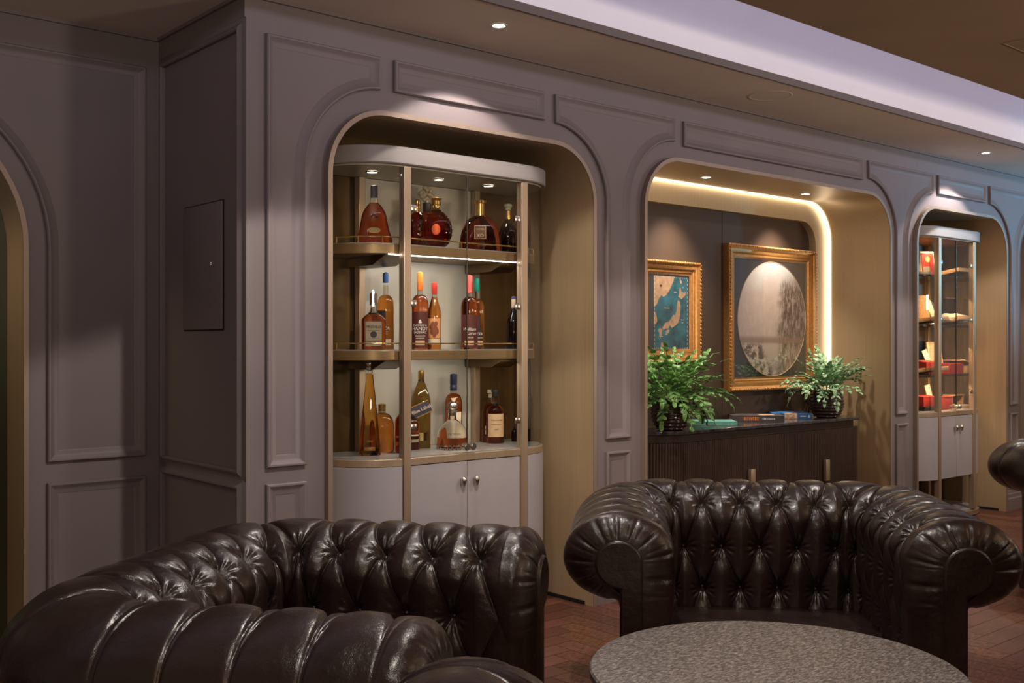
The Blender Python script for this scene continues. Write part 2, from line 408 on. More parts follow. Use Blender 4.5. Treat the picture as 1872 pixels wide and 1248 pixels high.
# ---- alcove liners
def liner(name, n, yf, yw, yb, m, g=.020):
    I, O = outline(n), outline(n, g)
    P = lambda pts, y: [Vector((x, y, z)) for x, z in pts]
    b = MB(); b.strip(P(O, yf), P(I, yf)); b.strip(P(O, yw), P(O, yf)); b.strip(P(I, yf), P(I, yf+.006)); struct(b.build('trim_%d' % (60+int(name[5:])), rim_m, ang=30))
    b = MB(); b.strip(P(I, yf+.006), P(I, yb))
    return struct(b.build(name, m, ang=30))
def backing(name, n, y, m, g=.03):
    b = MB(); b.box(n['xl']-g, n['xr']+g, y, y+.03, 0, n['zt']+g); return struct(b.build(name, m))
for i, n in enumerate(NICHE):
    liner('trim_%d' % (3+i), n, FP, WY, n['yb'], bronze)
    if i != 1: backing('wall_alcove', n, n['yb'], bronze_dk)
liner('trim_7', AR, LY-.012, LY, AR['yb'], bronze, .02); backing('wall_alcove', AR, AR['yb'], green_glass)

# ---- middle alcove: stepped frame band, light line, dark panelled back
n2 = NICHE[1]; BY = 4.05
inn = dict(xl=n2['xl']+.14, xr=n2['xr']-.14, zt=n2['zt']-.13, r=.15)
def resample(pts, N):
    P = np.array(pts); d = np.r_[0, np.cumsum(np.hypot(*np.diff(P, axis=0).T))]; t = np.linspace(0, d[-1], N)
    return list(zip(np.interp(t, d, P[:, 0]), np.interp(t, d, P[:, 1])))
nn = len(outline(n2))
O, I = outline(n2, .01), outline(inn)
b = MB()
b.strip([Vector((x, 4.00, z)) for x, z in O], [Vector((x, 4.00, z)) for x, z in I])
b.strip([Vector((x, 4.00, z)) for x, z in I], [Vector((x, BY, z)) for x, z in I])
struct(b.build('trim_8', bronze, ang=30))
b = MB(); O = outline(n2, -.004)
b.strip([Vector((x, 3.974, z)) for x, z in O], [Vector((x, 3.998, z)) for x, z in O])
tag(b.build('light_strip', led), 'glowing cream light line around the inner edge of the middle alcove', 'light strip')
b = MB()
seams = [n2['xl']-.05, 4.12, 5.198, 6.35]
for a, c in zip(seams[:-1], seams[1:]): b.box(a+.0025, c-.0025, BY, BY+.02, 0, n2['zt'])
b.box(n2['xl']-.05, 6.35, BY+.02, BY+.03, 0, n2['zt'])
struct(b.build('wall_alcove', dark_panel))
spot('alcove_lamp', (4.70, 3.78, 2.17), (4.68, 4.02, 1.25), 75, 84, 1, (1, .87, .72))
spot('alcove_lamp', (5.69, 3.79, 2.17), (5.72, 4.02, 1.3), 90, 84, 1, (1, .87, .72))

# ---- raised panel mouldings
PROF = [(0, 0), (0, .014), (.004, .019), (.010, .019), (.016, .0145), (.022, .0105), (.030, .006), (.040, .003), (.046, 0)]
def moulding(idx, path, to3):
    """closed path, counter-clockwise in wall coordinates (x right, z up)"""
    n = len(path); P = [Vector((x, y)) for x, y in path]; vs = []; fs = []
    for i in range(n):
        a, c, d = P[i-1], P[i], P[(i+1) % n]
        t0, t1 = (c-a).normalized(), (d-c).normalized()
        n0, n1 = Vector((-t0.y, t0.x)), Vector((-t1.y, t1.x))
        mm = (n0+n1); mm = mm/max(.35, mm.dot(n0)) if mm.length > 1e-4 else n0
        for u, v in PROF: q = c+mm*u; vs.append(to3(q.x, q.y, v))
    k = len(PROF)
    for i in range(n):
        j = (i+1) % n
        for a in range(k-1): fs.append((i*k+a, j*k+a, j*k+a+1, i*k+a+1))
    b = MB(); b.raw(vs, fs); return struct(b.build('trim_%d' % idx, paint, ang=30))
onwall = lambda x, z, v: Vector((x, WY-v, z))
onleft = lambda x, z, v: Vector((x, LY-v, z))
onret = lambda y, z, v: Vector((CX1-v, y, z))
G = .105; TOP = 2.402; BOT = .788; LT = .727; LB = .17
def stile(xa, left, xb, right):
    """upper panel between two openings; left/right = niche dict or None for a plain edge"""
    p = []
    x0 = left['xr']+G if left else xa; x1 = right['xl']-G if right else xb
    p += [(x0, BOT), (x1, BOT)]
    if right:
        cx, cz, r = right['xl']+right['r'], right['zt']-right['r'], right['r']+G
        p += [q for q in arc(cx, cz, r, 180, 93)]+[(cx-.015, TOP)]
    else: p += [(x1, TOP)]
    if left:
        cx, cz, r = left['xr']-left['r'], left['zt']-left['r'], left['r']+G
        p += [(cx+.015, TOP)]+[q for q in arc(cx, cz, r, 87, 0)][:-1]
    else: p += [(x0, TOP)]
    return p, x0, x1
ti = 9
def rect(x0, x1, z0, z1): return [(x0, z0), (x1, z0), (x1, z1), (x0, z1)]
stiles = [(1.871, None, None, NICHE[0]), (None, NICHE[0], None, NICHE[1]), (None, NICHE[1], None, NICHE[2]), (None, NICHE[2], None, NICHE[3])]
for s in stiles:
    p, x0, x1 = stile(*s); moulding(ti, p, onwall); ti += 1
    moulding(ti, rect(x0, x1, LB, LT), onwall); ti += 1
for n in NICHE:
    moulding(ti, rect(n['xl']+n['r']+.05, n['xr']-n['r']-.05, 2.272, TOP), onwall); ti += 1
# left wall: panel whose left edge follows the arch
cx, cz, r = AR['xr']-AR['r'], AR['zt']-AR['r'], AR['r']+.09
p = [(AR['xr']+.09, .782), (1.729, .782), (1.729, 2.406), (cx+.02, 2.406)]+[q for q in arc(cx, cz, r, 86, 0)]
moulding(ti, p, onleft); ti += 1
moulding(ti, rect(AR['xr']+.09, 1.729, LB, .70), onleft); ti += 1
# return wall (path given as seen from the room: y runs right-to-left, so reverse)
moulding(ti, list(reversed(rect(3.602, 4.290, .785, 2.402))), lambda y, z, v: Vector((CX1-v, y, z))); ti += 1
moulding(ti, list(reversed(rect(3.602, 4.290, LB, .712))), lambda y, z, v: Vector((CX1-v, y, z))); ti += 1
# ---- skirtings, stepped
def skirt(name, pts, nrm):
    a, c = Vector(pts[0]), Vector(pts[1]); nv = Vector(nrm); vs = []
    pr = [(.022, 0), (.022, .085), (.016, .095), (.016, .120), (.010, .126), (.006, .146), (0, .15)]
    A = [Vector((a.x, a.y, 0))+nv*u+Vector((0, 0, z)) for u, z in pr]; B = [Vector((c.x, c.y, 0))+nv*u+Vector((0, 0, z)) for u, z in pr]
    b = MB(); b.strip(A, B); b.raw(A, [tuple(range(len(A)))]); b.raw(B, [tuple(range(len(B)))]); return struct(b.build(name, paint, ang=20))
edges = [CX1]+sum([[n['xl']-.021, n['xr']+.021] for n in NICHE], [])+[11]
for a, c in zip(edges[::2], edges[1::2]): skirt('baseboard_back', [(a, WY), (c, WY)], (0, -1, 0))
skirt('baseboard_return', [(CX1, LY), (CX1, WY)], (-1, 0, 0)); skirt('baseboard_left', [(AR['xr']+.021, LY), (CX1, LY)], (0, -1, 0))
# black strip painted in as the shadow line along the alcove sides' foot
for n in (NICHE[0], NICHE[2]):
    b = MB(); b.box(n['xr']-.006, n['xr']-.001, FP+.06, n['yb'], .001, .018); struct(b.build('trim_%d' % ti, black_gap)); ti += 1

# ---------------------------------------------------------------- fittings
def downlight(loc, r, label):
    t = thing('downlight', label, 'ceiling light', loc, 0, 'recessed downlights')
    b = MB(); b.lathe([(r*.72, -.001), (r*.78, -.004), (r, -.004), (r*1.03, -.0005)], 28, caps=False); b.build('trim_ring', white_pl, t)
    b = MB(); b.lathe([(0, -.0012), (r*.72, -.0012)], 28, caps=False); b.build('lens', lamp_w, t)
    return t
downlight((2.75, 3.264, CZ), .034, 'lit round downlight in the soffit in front of the bottle cabinet')
downlight((7.07, 3.298, CZ), .034, 'lit round downlight in the soffit near the cigar cabinet alcove')
downlight((4.70, 3.775, 2.185), .032, 'lit round downlight in the middle alcove above the map')
downlight((5.69, 3.787, 2.185), .032, 'lit round downlight in the middle alcove above the oval picture')
t = thing('ceiling_speaker', 'faint round speaker grille flush in the soffit', 'speaker', (4.60, 3.273, CZ))
b = MB(); b.lathe([(.100, -.0005), (.102, -.002), (.113, -.002), (.115, -.0005)], 40, caps=False); b.build('ring', ceil_p, t)
b = MB(); b.lathe([(0, -.0012), (.100, -.0012)], 40, caps=False); b.build('grille', ceil_p, t)
t = thing('ceiling_access_panel', 'square access panel outline in the dark ceiling', 'access panel', (4.75, 1.85, CZ))
b = MB()
for x0, x1, y0, y1 in ((-.2, .2, .194, .2), (-.2, .2, -.2, -.194), (-.2, -.194, -.194, .194), (.194, .2, -.194, .194)): b.box(x0, x1, y0, y1, -.003, 0)
b.build('frame', ceil_d, t); b = MB(); b.box(-.192, .192, -.192, .192, -.0015, 0); b.build('panel', ceil_d, t)
t = thing('wall_access_panel', 'flush painted access hatch with a small lock in the return wall', 'access panel', (CX1, 3.913, 1.30))
b = MB(); b.box(-.004, 0, -.178, .178, 0, .497); b.build('shadow_frame', black_gap, t)
b = MB(); b.box(-.0095, -.0042, -.1745, .1745, .005, .492, .0012); b.build('panel', paint, t)
b = MB(); b.cyl((-.0094, -.09, .257), (-.0135, -.09, .257), .008, 18); b.box(-.0145, -.0134, -.091, -.089, .251, .263); b.build('lock', steel, t)

spot('added_arch_spot', (.55, 4.46, 2.06), (1.245, 4.46, .9), 9, 80, .8, (1, .74, .40), .03)  # unseen spot added inside the arch to light its gold reveal
# ================================================================ DISPLAY CABINETS
def dplan(half, R, depth, inset=0, n=14, back_inset=0):
    """front-flat plan with quarter-round front corners, open list from back-left round to back-right"""
    i = inset; r = R-i
    p = [(-half-r, depth-back_inset)]
    p += [(-half-r*math.cos(math.radians(a)), R-r*math.sin(math.radians(a))) for a in np.linspace(0, 90, n)]
    p += [(half+r*math.sin(math.radians(a)), R-r*math.cos(math.radians(a))) for a in np.linspace(0, 90, n)]
    p += [(half+r, depth-back_inset)]
    return p
def band(b, pts, z0, z1, th, close_ends=True):
    """curved wall of thickness th along an open plan polyline"""
    P = [Vector((x, y, 0)) for x, y in pts]; n = len(P); Q = []
    for k, p in enumerate(P):
        a = P[max(0, k-1)]; c = P[min(n-1, k+1)]; t = (c-a).normalized(); Q.append(p+Vector((-t.y, t.x, 0))*-th)
    up = lambda L, z: [Vector((v.x, v.y, z)) for v in L]
    b.strip(up(P, z0), up(P, z1)); b.strip(up(Q, z0), up(Q, z1)); b.strip(up(P, z1), up(Q, z1)); b.strip(up(P, z0), up(Q, z0))
    for k in (0, n-1): b.raw([P[k]+Vector((0, 0, z0)), P[k]+Vector((0, 0, z1)), Q[k]+Vector((0, 0, z1)), Q[k]+Vector((0, 0, z0))], [(0, 1, 2, 3)])
CT = .774        # counter height
CSH = (1.735, 1.385, 1.03)
def cabinet(label, name, loc, half, R, depth, shelves, rails, lights, interior, backm, shm=None):
    t = thing(name, label, 'cabinet', loc)
    ZB, ZC, ZT = .30, 1.995, 2.07
    # cap
    b = MB(); b.prism(dplan(half, R, depth, -.018, 18), ZC, ZT); b.build('top_cap', cap_paint, t, 30, .006)
    b = MB(); b.prism(dplan(half, R, depth, .004, 18), ZC-.006, ZC-.0005); b.build('ceiling_board', interior, t, 30)
    for x, y in lights:
        b = MB(); b.lathe([(0, 0), (.021, 0)], 24, Matrix.Translation((x, y, ZC-.0105)), caps=False); b.build('light_lens', lamp_c, t)
        b = MB(); b.lathe([(.021, -.0105), (.023, -.012), (.030, -.012), (.031, -.0065)], 24, Matrix.Translation((x, y, ZC)), caps=False); b.build('light_ring', steel, t)
    # uprights
    for sx in (-1, 1):
        b = MB(); b.box(sx*half-.0185, sx*half+.0185, -.012, .026, .048, ZC-.006); b.build('post', bronze_trim, t, 30, .003)
        b = MB(); b.box(sx*half-.017, sx*half+.017, depth-.042, depth-.004, .048, ZC-.006); b.build('back_post', bronze_trim, t, 30, .003)
    # base ring
    b = MB(); b.prism(dplan(half, R, depth, -.012, 18), .003, .040); b.build('base_plinth', bronze_trim, t, 30, .003)
    b = MB(); b.prism(dplan(half, R, depth, .012, 18), .0402, .0478); b.build('base_top', cab_paint, t, 30)
    # lower cupboard
    b = MB(); pl = dplan(half, R, depth, .008, 18)
    nq = len(pl)//2
    left, right = pl[:nq], pl[nq:]
    b = MB(); band(b, left[:-1]+[(-half-.019, .008)], ZB, .738, .014); b.build('side_panel', cab_paint, t, 30)
    b = MB(); band(b, [(half+.019, .008)]+right[1:], ZB, .738, .014); b.build('side_panel', cab_paint, t, 30)
    b = MB(); b.prism(dplan(half, R, depth, .024, 18), ZB, ZB+.016); b.build('bottom_board', cab_paint, t, 30)
    for s in (-1, 1):
        b = MB(); x0, x1 = sorted((s*.0018, s*(half-.020))); b.box(x0, x1, 0, .018, ZB, .736)
        d = b.build('cupboard_door', cab_paint, t, 30, .0015)
        b = MB(); M = Matrix.Translation((s*.036, -.0005, .655))
        b.cyl((s*.036, .0, .657), (s*.036, -.014, .657), .0045, 14)
        b.lathe([(0, .021), (.007, .019), (.0115, .012), (.013, .002), (.011, -.010), (.007, -.021), (.003, -.026), (0, -.027)], 18, Matrix.Translation((s*.036, -.021, .652)))
        b.build('knob', steel, d, 60)
    # counter with bronze edge
    b = MB(); b.prism(dplan(half, R, depth, -.004, 18), .739, CT-.004); b.build('counter_edge', bronze_trim, t, 30, .002)
    b = MB(); b.prism(dplan(half, R, depth, .010, 18), CT-.0038, CT); b.build('counter_top', counter_s, t, 30)
    # back panel
    b = MB(); b.box(-half+.018, half-.018, depth-.012, depth-.004, CT+.001, ZC-.008); b.build('back_panel', backm, t, 30)
    # bent side glass
    pg = dplan(half, R, depth, .010, 18, .045); nq = len(pg)//2
    for s, pts in ((-1, pg[:nq][:-1]+[(-half-.019, .010)]), (1, [(half+.019, .010)]+pg[nq:][1:])):
        b = MB(); band(b, pts, CT+.001, ZC-.007, .005); b.build('bent_side_glass', pane, t, 40)
    # glass doors, hinges, pulls
    for s in (-1, 1):
        x0, x1 = sorted((s*.0016, s*(half-.021)))
        b = MB(); b.box(x0, x1, .0, .006, CT+.006, ZC-.012); g = b.build('glass_door', pane, t, 30)
        b = MB(); b.box(*sorted((s*.0002, s*.0014)), -.0005, .0065, CT+.006, ZC-.012); b.build('edge_seal', steel if s > 0 else black_gap, g)
        for z in (.90, 1.42, 1.82):
            b = MB(); b.box(*sorted((s*(half-.052), s*(half-.0195))), -.006, -.0005, z-.014, z+.014, .004); b.build('hinge', steel, g, 40)
        b = MB(); b.cyl((s*.018, -.0005, CT+.026), (s*.018, -.022, CT+.026), .0155, 22); b.cyl((s*.018, -.022, CT+.026), (s*.018, -.025, CT+.026), .011, 22)
        b.build('pull', steel, g, 40)
    # shelves
    for k, z in enumerate(shelves):
        b = MB(); b.prism(dplan(half, R, depth, .035, 18, .02), z-(.045 if rails else .016), z-.004); s_ = b.build('shelf', shm or mat('shelf_bronze', (.30, .20, .10), .35, .5, noise=((4, 240, 240), .08)), t, 30, .002)
        b = MB(); b.prism(dplan(half, R, depth, .037, 18, .02), z-.0038, z); b.build('shelf_surface', shm or counter_s, s_, 30)
        if rails:
            pr = dplan(half, R, depth, .042, 18, .05)
            b = MB(); b.tube([(x, y, z+.026) for x, y in pr], .0028, 8)
            for i in (0, 4, 9, 14, len(pr)-1, len(pr)-5, len(pr)-10, len(pr)-15): b.cyl((pr[i][0], pr[i][1], z), (pr[i][0], pr[i][1], z+.029), .004, 8)
            b.cyl((0, .042, z), (0, .042, z+.029), .004, 8)
            b.build('gallery_rail', gold, s_, 40)
            for sx in (-1, 1):
                b = MB(); M = Matrix(((0, 0, 1, sx*(half+.0)-.06), (1, 0, 0, 0), (0, 1, 0, 0), (0, 0, 0, 1)))
                b.prism([(.06, z-.0452), (depth-.02, z-.0452), (depth-.02, z-.085), (.16, z-.085)], 0, .12, M); b.build('shelf_bracket', bronze_dk, s_, 30)
        if rails and k == 0:
            b = MB(); b.box(-half-.06, half-.01, .037, .043, z-.049, z-.0452); b.build('led_strip', led_w, s_)
    return t
CABX, CABY = 2.879, 3.632
cabinet('tall bronze-framed glass cabinet of bottles above white cupboard doors', 'drinks_cabinet', (CABX, CABY, 0), .327, .2625, .375, (1.671, 1.225), True,
        [(-.37, .19), (-.03, .17), (.26, .17)], back_lin, back_lin)
CGX, CGY = 7.335, 3.632
cabinet('narrow bronze-framed glass cabinet of cigar boxes in the right alcove', 'cigar_cabinet', (CGX, CGY, 0), .257, .27, .375, CSH, False,
        [(-.33, .19), (.02, .15)], tray_m, dark_panel, mat('smoked_shelf', (.055, .035, .025), .12, .2, noise=((20, 20, 20), .2)))
# lamps of the two cabinets
for x, y in ((-.37, .19), (-.03, .17), (.26, .17)):
    spot('cabinet_lamp', (CABX+x, CABY+y, 1.975), (CABX+x, CABY+y, 0), 1.5, 120, .6, (1, .80, .52), .02)
area('shelf_strip_lamp', (CABX, CABY+.06, 1.618), (CABX, CABY+.16, 1.2), 1.9, .62, .012, (1, .92, .82))
area('shelf_strip_lamp', (CABX, CABY+.06, 1.172), (CABX, CABY+.16, .80), 1.7, .62, .012, (1, .90, .76))
for x in (-.30, .02): spot('cabinet_lamp', (CGX+x, CGY+.17, 1.975), (CGX+x, CGY+.17, 0), 9, 130, .6, (1, .68, .36), .02)
for z in (1.60, 1.25, .98): area('tray_strip_lamp', (CGX-.02, CGY+.05, z), (CGX-.02, CGY+.25, z-.25), 3.2, .55, .012, (1, .68, .38))

# ================================================================ BOTTLES
def liquid(name, col, rough=.03, ior=1.4):
    m = mat(name, col, rough, 0, .5, trans=1, ior=ior); return m
amber = liquid('amber_liquor', (.80, .30, .055)); deep = liquid('dark_cognac', (.42, .07, .022)); red_am = liquid('red_bourbon', (.66, .16, .035))
gold_l = liquid('golden_tequila', (.86, .42, .07)); wine = liquid('dark_wine_glass', (.06, .018, .02)); clear = liquid('clear_spirit_glass', (.97, .98, .96), .01, 1.17)
glassn = liquid('clear_bottle_neck', (.95, .93, .88), .02, 1.3); olive = liquid('green_glass', (.46, .27, .06))
CAPS = {}
def capm(name, col, metal=0, rough=.35):
    if name not in CAPS: CAPS[name] = mat(name, col, rough, metal, noise=((40, 40, 40), .06))
    return CAPS[name]
WAX = dict(blue=capm('blue_wax', (.045, .13, .36)), orange=capm('orange_wax', (.95, .24, .04)), red=capm('red_wax', (.62, .055, .04)), pink=capm('coral_red_wax', (.80, .10, .09)),
           green=capm('green_wax', (.01, .24, .17)), navy=capm('navy_foil', (.020, .025, .062)), black=capm('black_cap', (.03, .025, .025)), brown=capm('brown_cap', (.12, .07, .03)),
           gold=gold, silver=steel, pale=capm('pale_green_cap', (.50, .56, .40)), cream=capm('cream_stopper', (.60, .50, .36)), purple=capm('purple_cap', (.10, .07, .25)))
LAB = dict(cream=capm('cream_label', (.70, .56, .40), 0, .6), tan=capm('tan_label', (.60, .40, .23), 0, .6), dark=capm('maroon_label', (.085, .018, .014), 0, .5), black=capm('black_label', (.03, .022, .022), 0, .5),
           grey=capm('grey_brown_label', (.30, .24, .16), 0, .6), gold=capm('gold_label', (.55, .38, .14), .4, .4), navy=capm('navy_label', (.038, .032, .052), 0, .5), orange=capm('orange_label', (.72, .33, .12), 0, .6))
def curved_patch(b, R, w, z0, z1, off=.0006, a0=0, sy=1.0, n=14):
    """label wrapped on a round body, centred on local -y"""
    A = []; B = []
    for k in range(n+1):
        a = a0+(k/n-.5)*w/R; x, y = (R+off)*math.sin(a), -(R+off)*math.cos(a)*sy
        A.append(Vector((x, y, z0))); B.append(Vector((x, y, z1)))
    b.strip(A, B)
def wrap_text(parent, txt, size, R, z, m, a0=0, sy=1.0, off=.0012, shear=0, rot=0, flat=False, spacing=1.0, name='lettering'):
    me = text_mesh(txt, size, .00015, shear, spacing)
    for v in me.vertices:
        x, y, e = v.co
        if rot: x, y = x*math.cos(rot)-y*math.sin(rot), x*math.sin(rot)+y*math.cos(rot)
        if flat: v.co = (x+a0, -(R+off+e), z+y)
        else:
            a = a0+x/R; v.co = ((R+off+e)*math.sin(a), -(R+off+e)*math.cos(a)*sy, z+y)
    return link(name, me, m, parent)
def face_cam(x, y):
    return math.atan2(-x, y)
def bottle(label, x, y, z, H, W, body, shoulder, neck, capspec, liq, sq=2.0, sy=1.0, fill=None, yaw=None, group='bottles in the glass cabinet', upper=None):
    """body: list of (r,h) fractions of W/2 and H for the liquid-filled part; neck: same for clear glass; capspec: (profile, material)"""
    t = thing('bottle', label, 'bottle', (x, y, z), face_cam(x, y) if yaw is None else yaw, group)
    R = W/2; P = lambda L: [(r*R, h*H) for r, h in L]
    b = MB(); b.lathe(P(body), 40, None, sq, 1, sy); b.build('body', liq, t, 50)
    if neck: b = MB(); b.lathe(P(neck), 28, None, 2.0 if sq == 2 else min(sq, 3), 1, 1 if sy > .8 else max(sy, .8)); b.build('neck', upper or glassn, t, 50)
    if capspec: b = MB(); b.lathe(P(capspec[0]), 28); b.build('cap', capspec[1], t, 40)
    return t, R
def at_shelf(px, Y):
    k = (px-936)/1930
    X = Y*(FW.x+k*RT.x)/(FW.y+k*RT.y); dep = FW.x*X+FW.y*Y
    return X, dep
def rd(r, h, n=5, top=True):
    """rounded transition helper: quarter arc from (r0,h0) to (r1,h1)"""
    (r0, h0), (r1, h1) = r, h
    return [(r1+(r0-r1)*math.cos(a), h0+(h1-h0)*math.sin(a)) for a in np.linspace(0, PI/2, n+1)]
ZU, ZM, ZL = 1.671, 1.225, CT
def spec(px, top, wpx, Y, z):
    X, dep = at_shelf(px, Y)
    return X, Y, z, 1.25+(628-top)/1930*dep-z, wpx*dep/1930
def label_part(t, m, R, w, z0, z1, name='label', a0=0, sy=1.0, off=.0006):
    b = MB(); curved_patch(b, R, w, z0, z1, off, a0, sy); return b.build(name, m, t, 60)
# ---- top shelf
X, Y, z, H, W = spec(684, 338, 66, 3.80, ZU)
t, R = bottle('bell-shaped decanter of dark cognac with a navy cap and gold oval label', X, Y, z, H, W,
    [(.93, 0), (.99, .02), (1, .07), (.96, .14), (.84, .24), (.76, .35), (.70, .46), (.60, .56), (.40, .65), (.24, .70)], None,
    [(.24, .70), (.21, .73), (.20, .80)], ([(.19, .785), (.20, .79), (.20, .97), (.19, .985), (.03, 1)], WAX['navy']), deep, 2.6, .5, group='bottles on the top shelf')
b = MB(); b.lathe([(0, 0), (.78, 0), (.82, .0), (.82, 1), (.72, 1.2), (0, 1.2)], 32, Matrix.Translation((0, -R*.40, H*.235)) @ Matrix.Rotation(PI/2-.15, 4, 'X') @ Matrix.Diagonal((R*.42, R*.22, .0018, 1))); b.build('label', LAB['gold'], t)
b = MB()
for k in range(9):
    a = k*.7; b.lathe([(.0, -.004), (.005, 0), (0, .004)], 8, Matrix.Translation((R*.22*math.cos(a)*(.4+.07*k), -R*.33, H*(.46+.012*((k*5) % 4)))))
b.build('moulded_grapes', deep, t, 60)

X, Y, z, H, W = spec(763, 364, 42, 3.88, ZU)
bottle('dark round decanter with a gold neck, half hidden behind the left upright', X, Y, z, H, W,
    [(.5, 0), (.62, .02), (.92, .2), (1, .38), (.92, .55), (.6, .68), (.28, .75)], None, None,
    ([(.26, .74), (.27, .80), (.24, .86), (.28, .88), (.28, .97), (.1, 1)], gold), deep, 2, .6, group='bottles on the top shelf')

def fleur(t, R, H, z0):
    b = MB(); s = .0125
    for i, (x, q) in enumerate([(0, 0), (-.9, 1.0), (.9, 1.0), (-1.8, 2.0), (1.8, 2.0), (0, 1.5), (-1.0, 2.6), (1.0, 2.6), (0, 3.2), (-2.3, 3.2), (2.3, 3.2), (-1.4, 4.0), (1.4, 4.0), (0, 4.6), (.8, 5.2), (-.8, 5.2)]):
        bmesh.ops.create_icosphere(b.b, subdivisions=2, radius=s*(1.0 if i % 2 else .85), matrix=Matrix.Translation((x*s, ((i*7) % 3-1)*s*.5, z0+q*s)))
    return b.build('crystal_stopper', crystal, t, 60)
X, Y, z, H, W = spec(781, 342, 50, 3.92, ZU); NB = .70
t, R = bottle('crystal decanter with a branching clear stopper, behind the gold-necked decanter', X, Y, z, H, W,
    [(.45, 0), (.5, .03), (.9, .18), (1, .32), (.92, .46), (.6, .56), (.3, .62)], None,
    None, ([(.28, .615), (.33, .63), (.33, .75), (.22, .76)], WAX['black']), deep, 2, .5, group='bottles on the top shelf')
fleur(t, R, H, H*.765)
X, Y, z, H, W = spec(797, 361, 60, 3.77, ZU)
t, R = bottle('round crystal decanter of dark cognac with a tall gold neck and orange seal', X, Y, z, H, W,
    [(.42, 0), (.5, .02), (.8, .10), (.97, .25), (1, .36), (.94, .50), (.76, .62), (.5, .70), (.29, .74)], None, None,
    ([(.28, .735), (.34, .75), (.28, .78), (.27, .85), (.31, .86), (.31, .93), (.26, .945), (.34, .955), (.36, .98), (.15, 1)], gold), deep, 2, .55, group='bottles on the top shelf')
b = MB(); b.lathe([(0, 0), (1, 0), (1, 1), (.8, 1.6), (0, 1.6)], 26, Matrix.Translation((0, -R*.56, H*.36)) @ Matrix.Rotation(PI/2, 4, 'X') @ Matrix.Diagonal((R*.26, R*.34, .002, 1))); b.build('seal', capm('orange_red_seal', (.75, .12, .03), .2, .35), t)
for s in (-1, 1):
    b = MB()
    for k in range(7):
        a = -1.0+k*.36; bmesh.ops.create_icosphere(b.b, subdivisions=2, radius=.0055, matrix=Matrix.Translation((s*R*1.0*math.cos(a), 0, H*.36+R*1.02*math.sin(a)*.95)))
    b.build('crystal_beading', crystal, t, 60)

X, Y, z, H, W = spec(878, 366, 78, 3.79, ZU)
t, R = bottle('broad arch-shaped cognac bottle with a gold neck and small square label', X, Y, z, H, W,
    [(.93, 0), (.99, .02), (1, .08), (.97, .22), (.88, .40), (.74, .54), (.56, .64), (.34, .69), (.25, .71)], None, None,
    ([(.23, .70), (.22, .74), (.21, .93), (.28, .94), (.30, .985), (.12, 1)], gold), deep, 2.3, .42, group='bottles on the top shelf')
b = MB(); b.box(-R*.27, R*.27, -R*.455, -R*.40, H*.24, H*.50, .002); lb = b.build('label', LAB['tan'], t)
b = MB(); b.box(-R*.24, R*.24, -R*.46, -R*.454, H*.255, H*.485, .001); b.build('label_field', capm('brown_label', (.13, .06, .03), 0, .5), lb)
wrap_text(lb, 'XO', H*.085, R*.46, H*.305, LAB['cream'], 0, flat=True); wrap_text(lb, 'MARTELL', H*.04, R*.46, H*.425, LAB['tan'], 0, flat=True)

X, Y, z, H, W = spec(929, 372, 36, 3.86, ZU)
bottle('dark faceted decanter with a pale green stopper, next to the right upright', X, Y, z, H, W,
    [(.9, 0), (1, .03), (1, .25), (.95, .40), (.75, .55), (.4, .66), (.27, .71)], None, None,
    ([(.26, .70), (.27, .72), (.25, .86), (.33, .875)], gold), wine, 2, .8, group='bottles on the top shelf')
t = [o for o in bpy.data.objects if o.get('label', '').startswith('dark faceted')][0]; R = W/2
b = MB(); b.lathe([(R*.30, H*.876), (R*.28, H*.91), (R*.42, H*.94), (R*.40, H*.98), (R*.15, H)], 24); b.build('stopper', WAX['pale'], t, 40)
# ---- middle shelf
TALL = [(.95, 0), (1, .015), (1, .56)]+rd((1, .56), (.34, .70), 7)
def tall(px, top, wpx, Y, wax, liq, label, fill=.70, group='bottles on the middle shelf', z=ZM, body=None, capz=.80):
    X, Y, z, H, W = spec(px, top, wpx, Y, z)
    return bottle(label, X, Y, z, H, W, body or TALL, None, [(.34, .70), (.31, .715), (.30, .83)],
        ([(.315, capz), (.345, capz+.004), (.34, .90), (.355, .905), (.345, .985), (.05, 1)], WAX[wax]), liq, group=group)+(H,)
t, R, H = tall(705, 497, 30, 3.90, 'blue', amber, 'tall bourbon bottle sealed in blue wax on the left of the middle shelf', capz=.86)
label_part(t, LAB['black'], R, R*1.5, H*.16, H*.50, a0=-.75)
wrap_text(t, 'ZA', H*.06, R, H*.27, white_ink, .1, shear=.2); wrap_text(t, 'C', H*.05, R, H*.21, white_ink, .1)
label_part(t, LAB['cream'], R, R*1.4, H*.055, H*.13, 'lower_label', a0=.0)
X, Y, z, H, W = spec(683, 535, 44, 3.75, ZM)
t, R = bottle('square-shouldered rye bottle with a grey label and brown cap, front left of the middle shelf', X, Y, z, H, W,
    [(.94, 0), (1, .015), (1, .50), (.97, .54), (.70, .60), (.48, .63)], None, [(.48, .63), (.35, .66), (.29, .70), (.28, .80)],
    ([(.29, .78), (.31, .785), (.31, .985), (.28, 1)], WAX['brown']), red_am, 4.5, .62, group='bottles on the middle shelf')
b = MB(); b.box(-R*.66, R*.66, -R*.63, -R*.615, H*.06, H*.49); lb = b.build('label', LAB['grey'], t)
wrap_text(lb, 'PIKESVILLE', H*.066, R*.63, H*.40, LAB['black'], flat=True, spacing=.82); wrap_text(lb, 'STRAIGHT RYE', H*.045, R*.63, H*.145, LAB['black'], flat=True, spacing=.9)
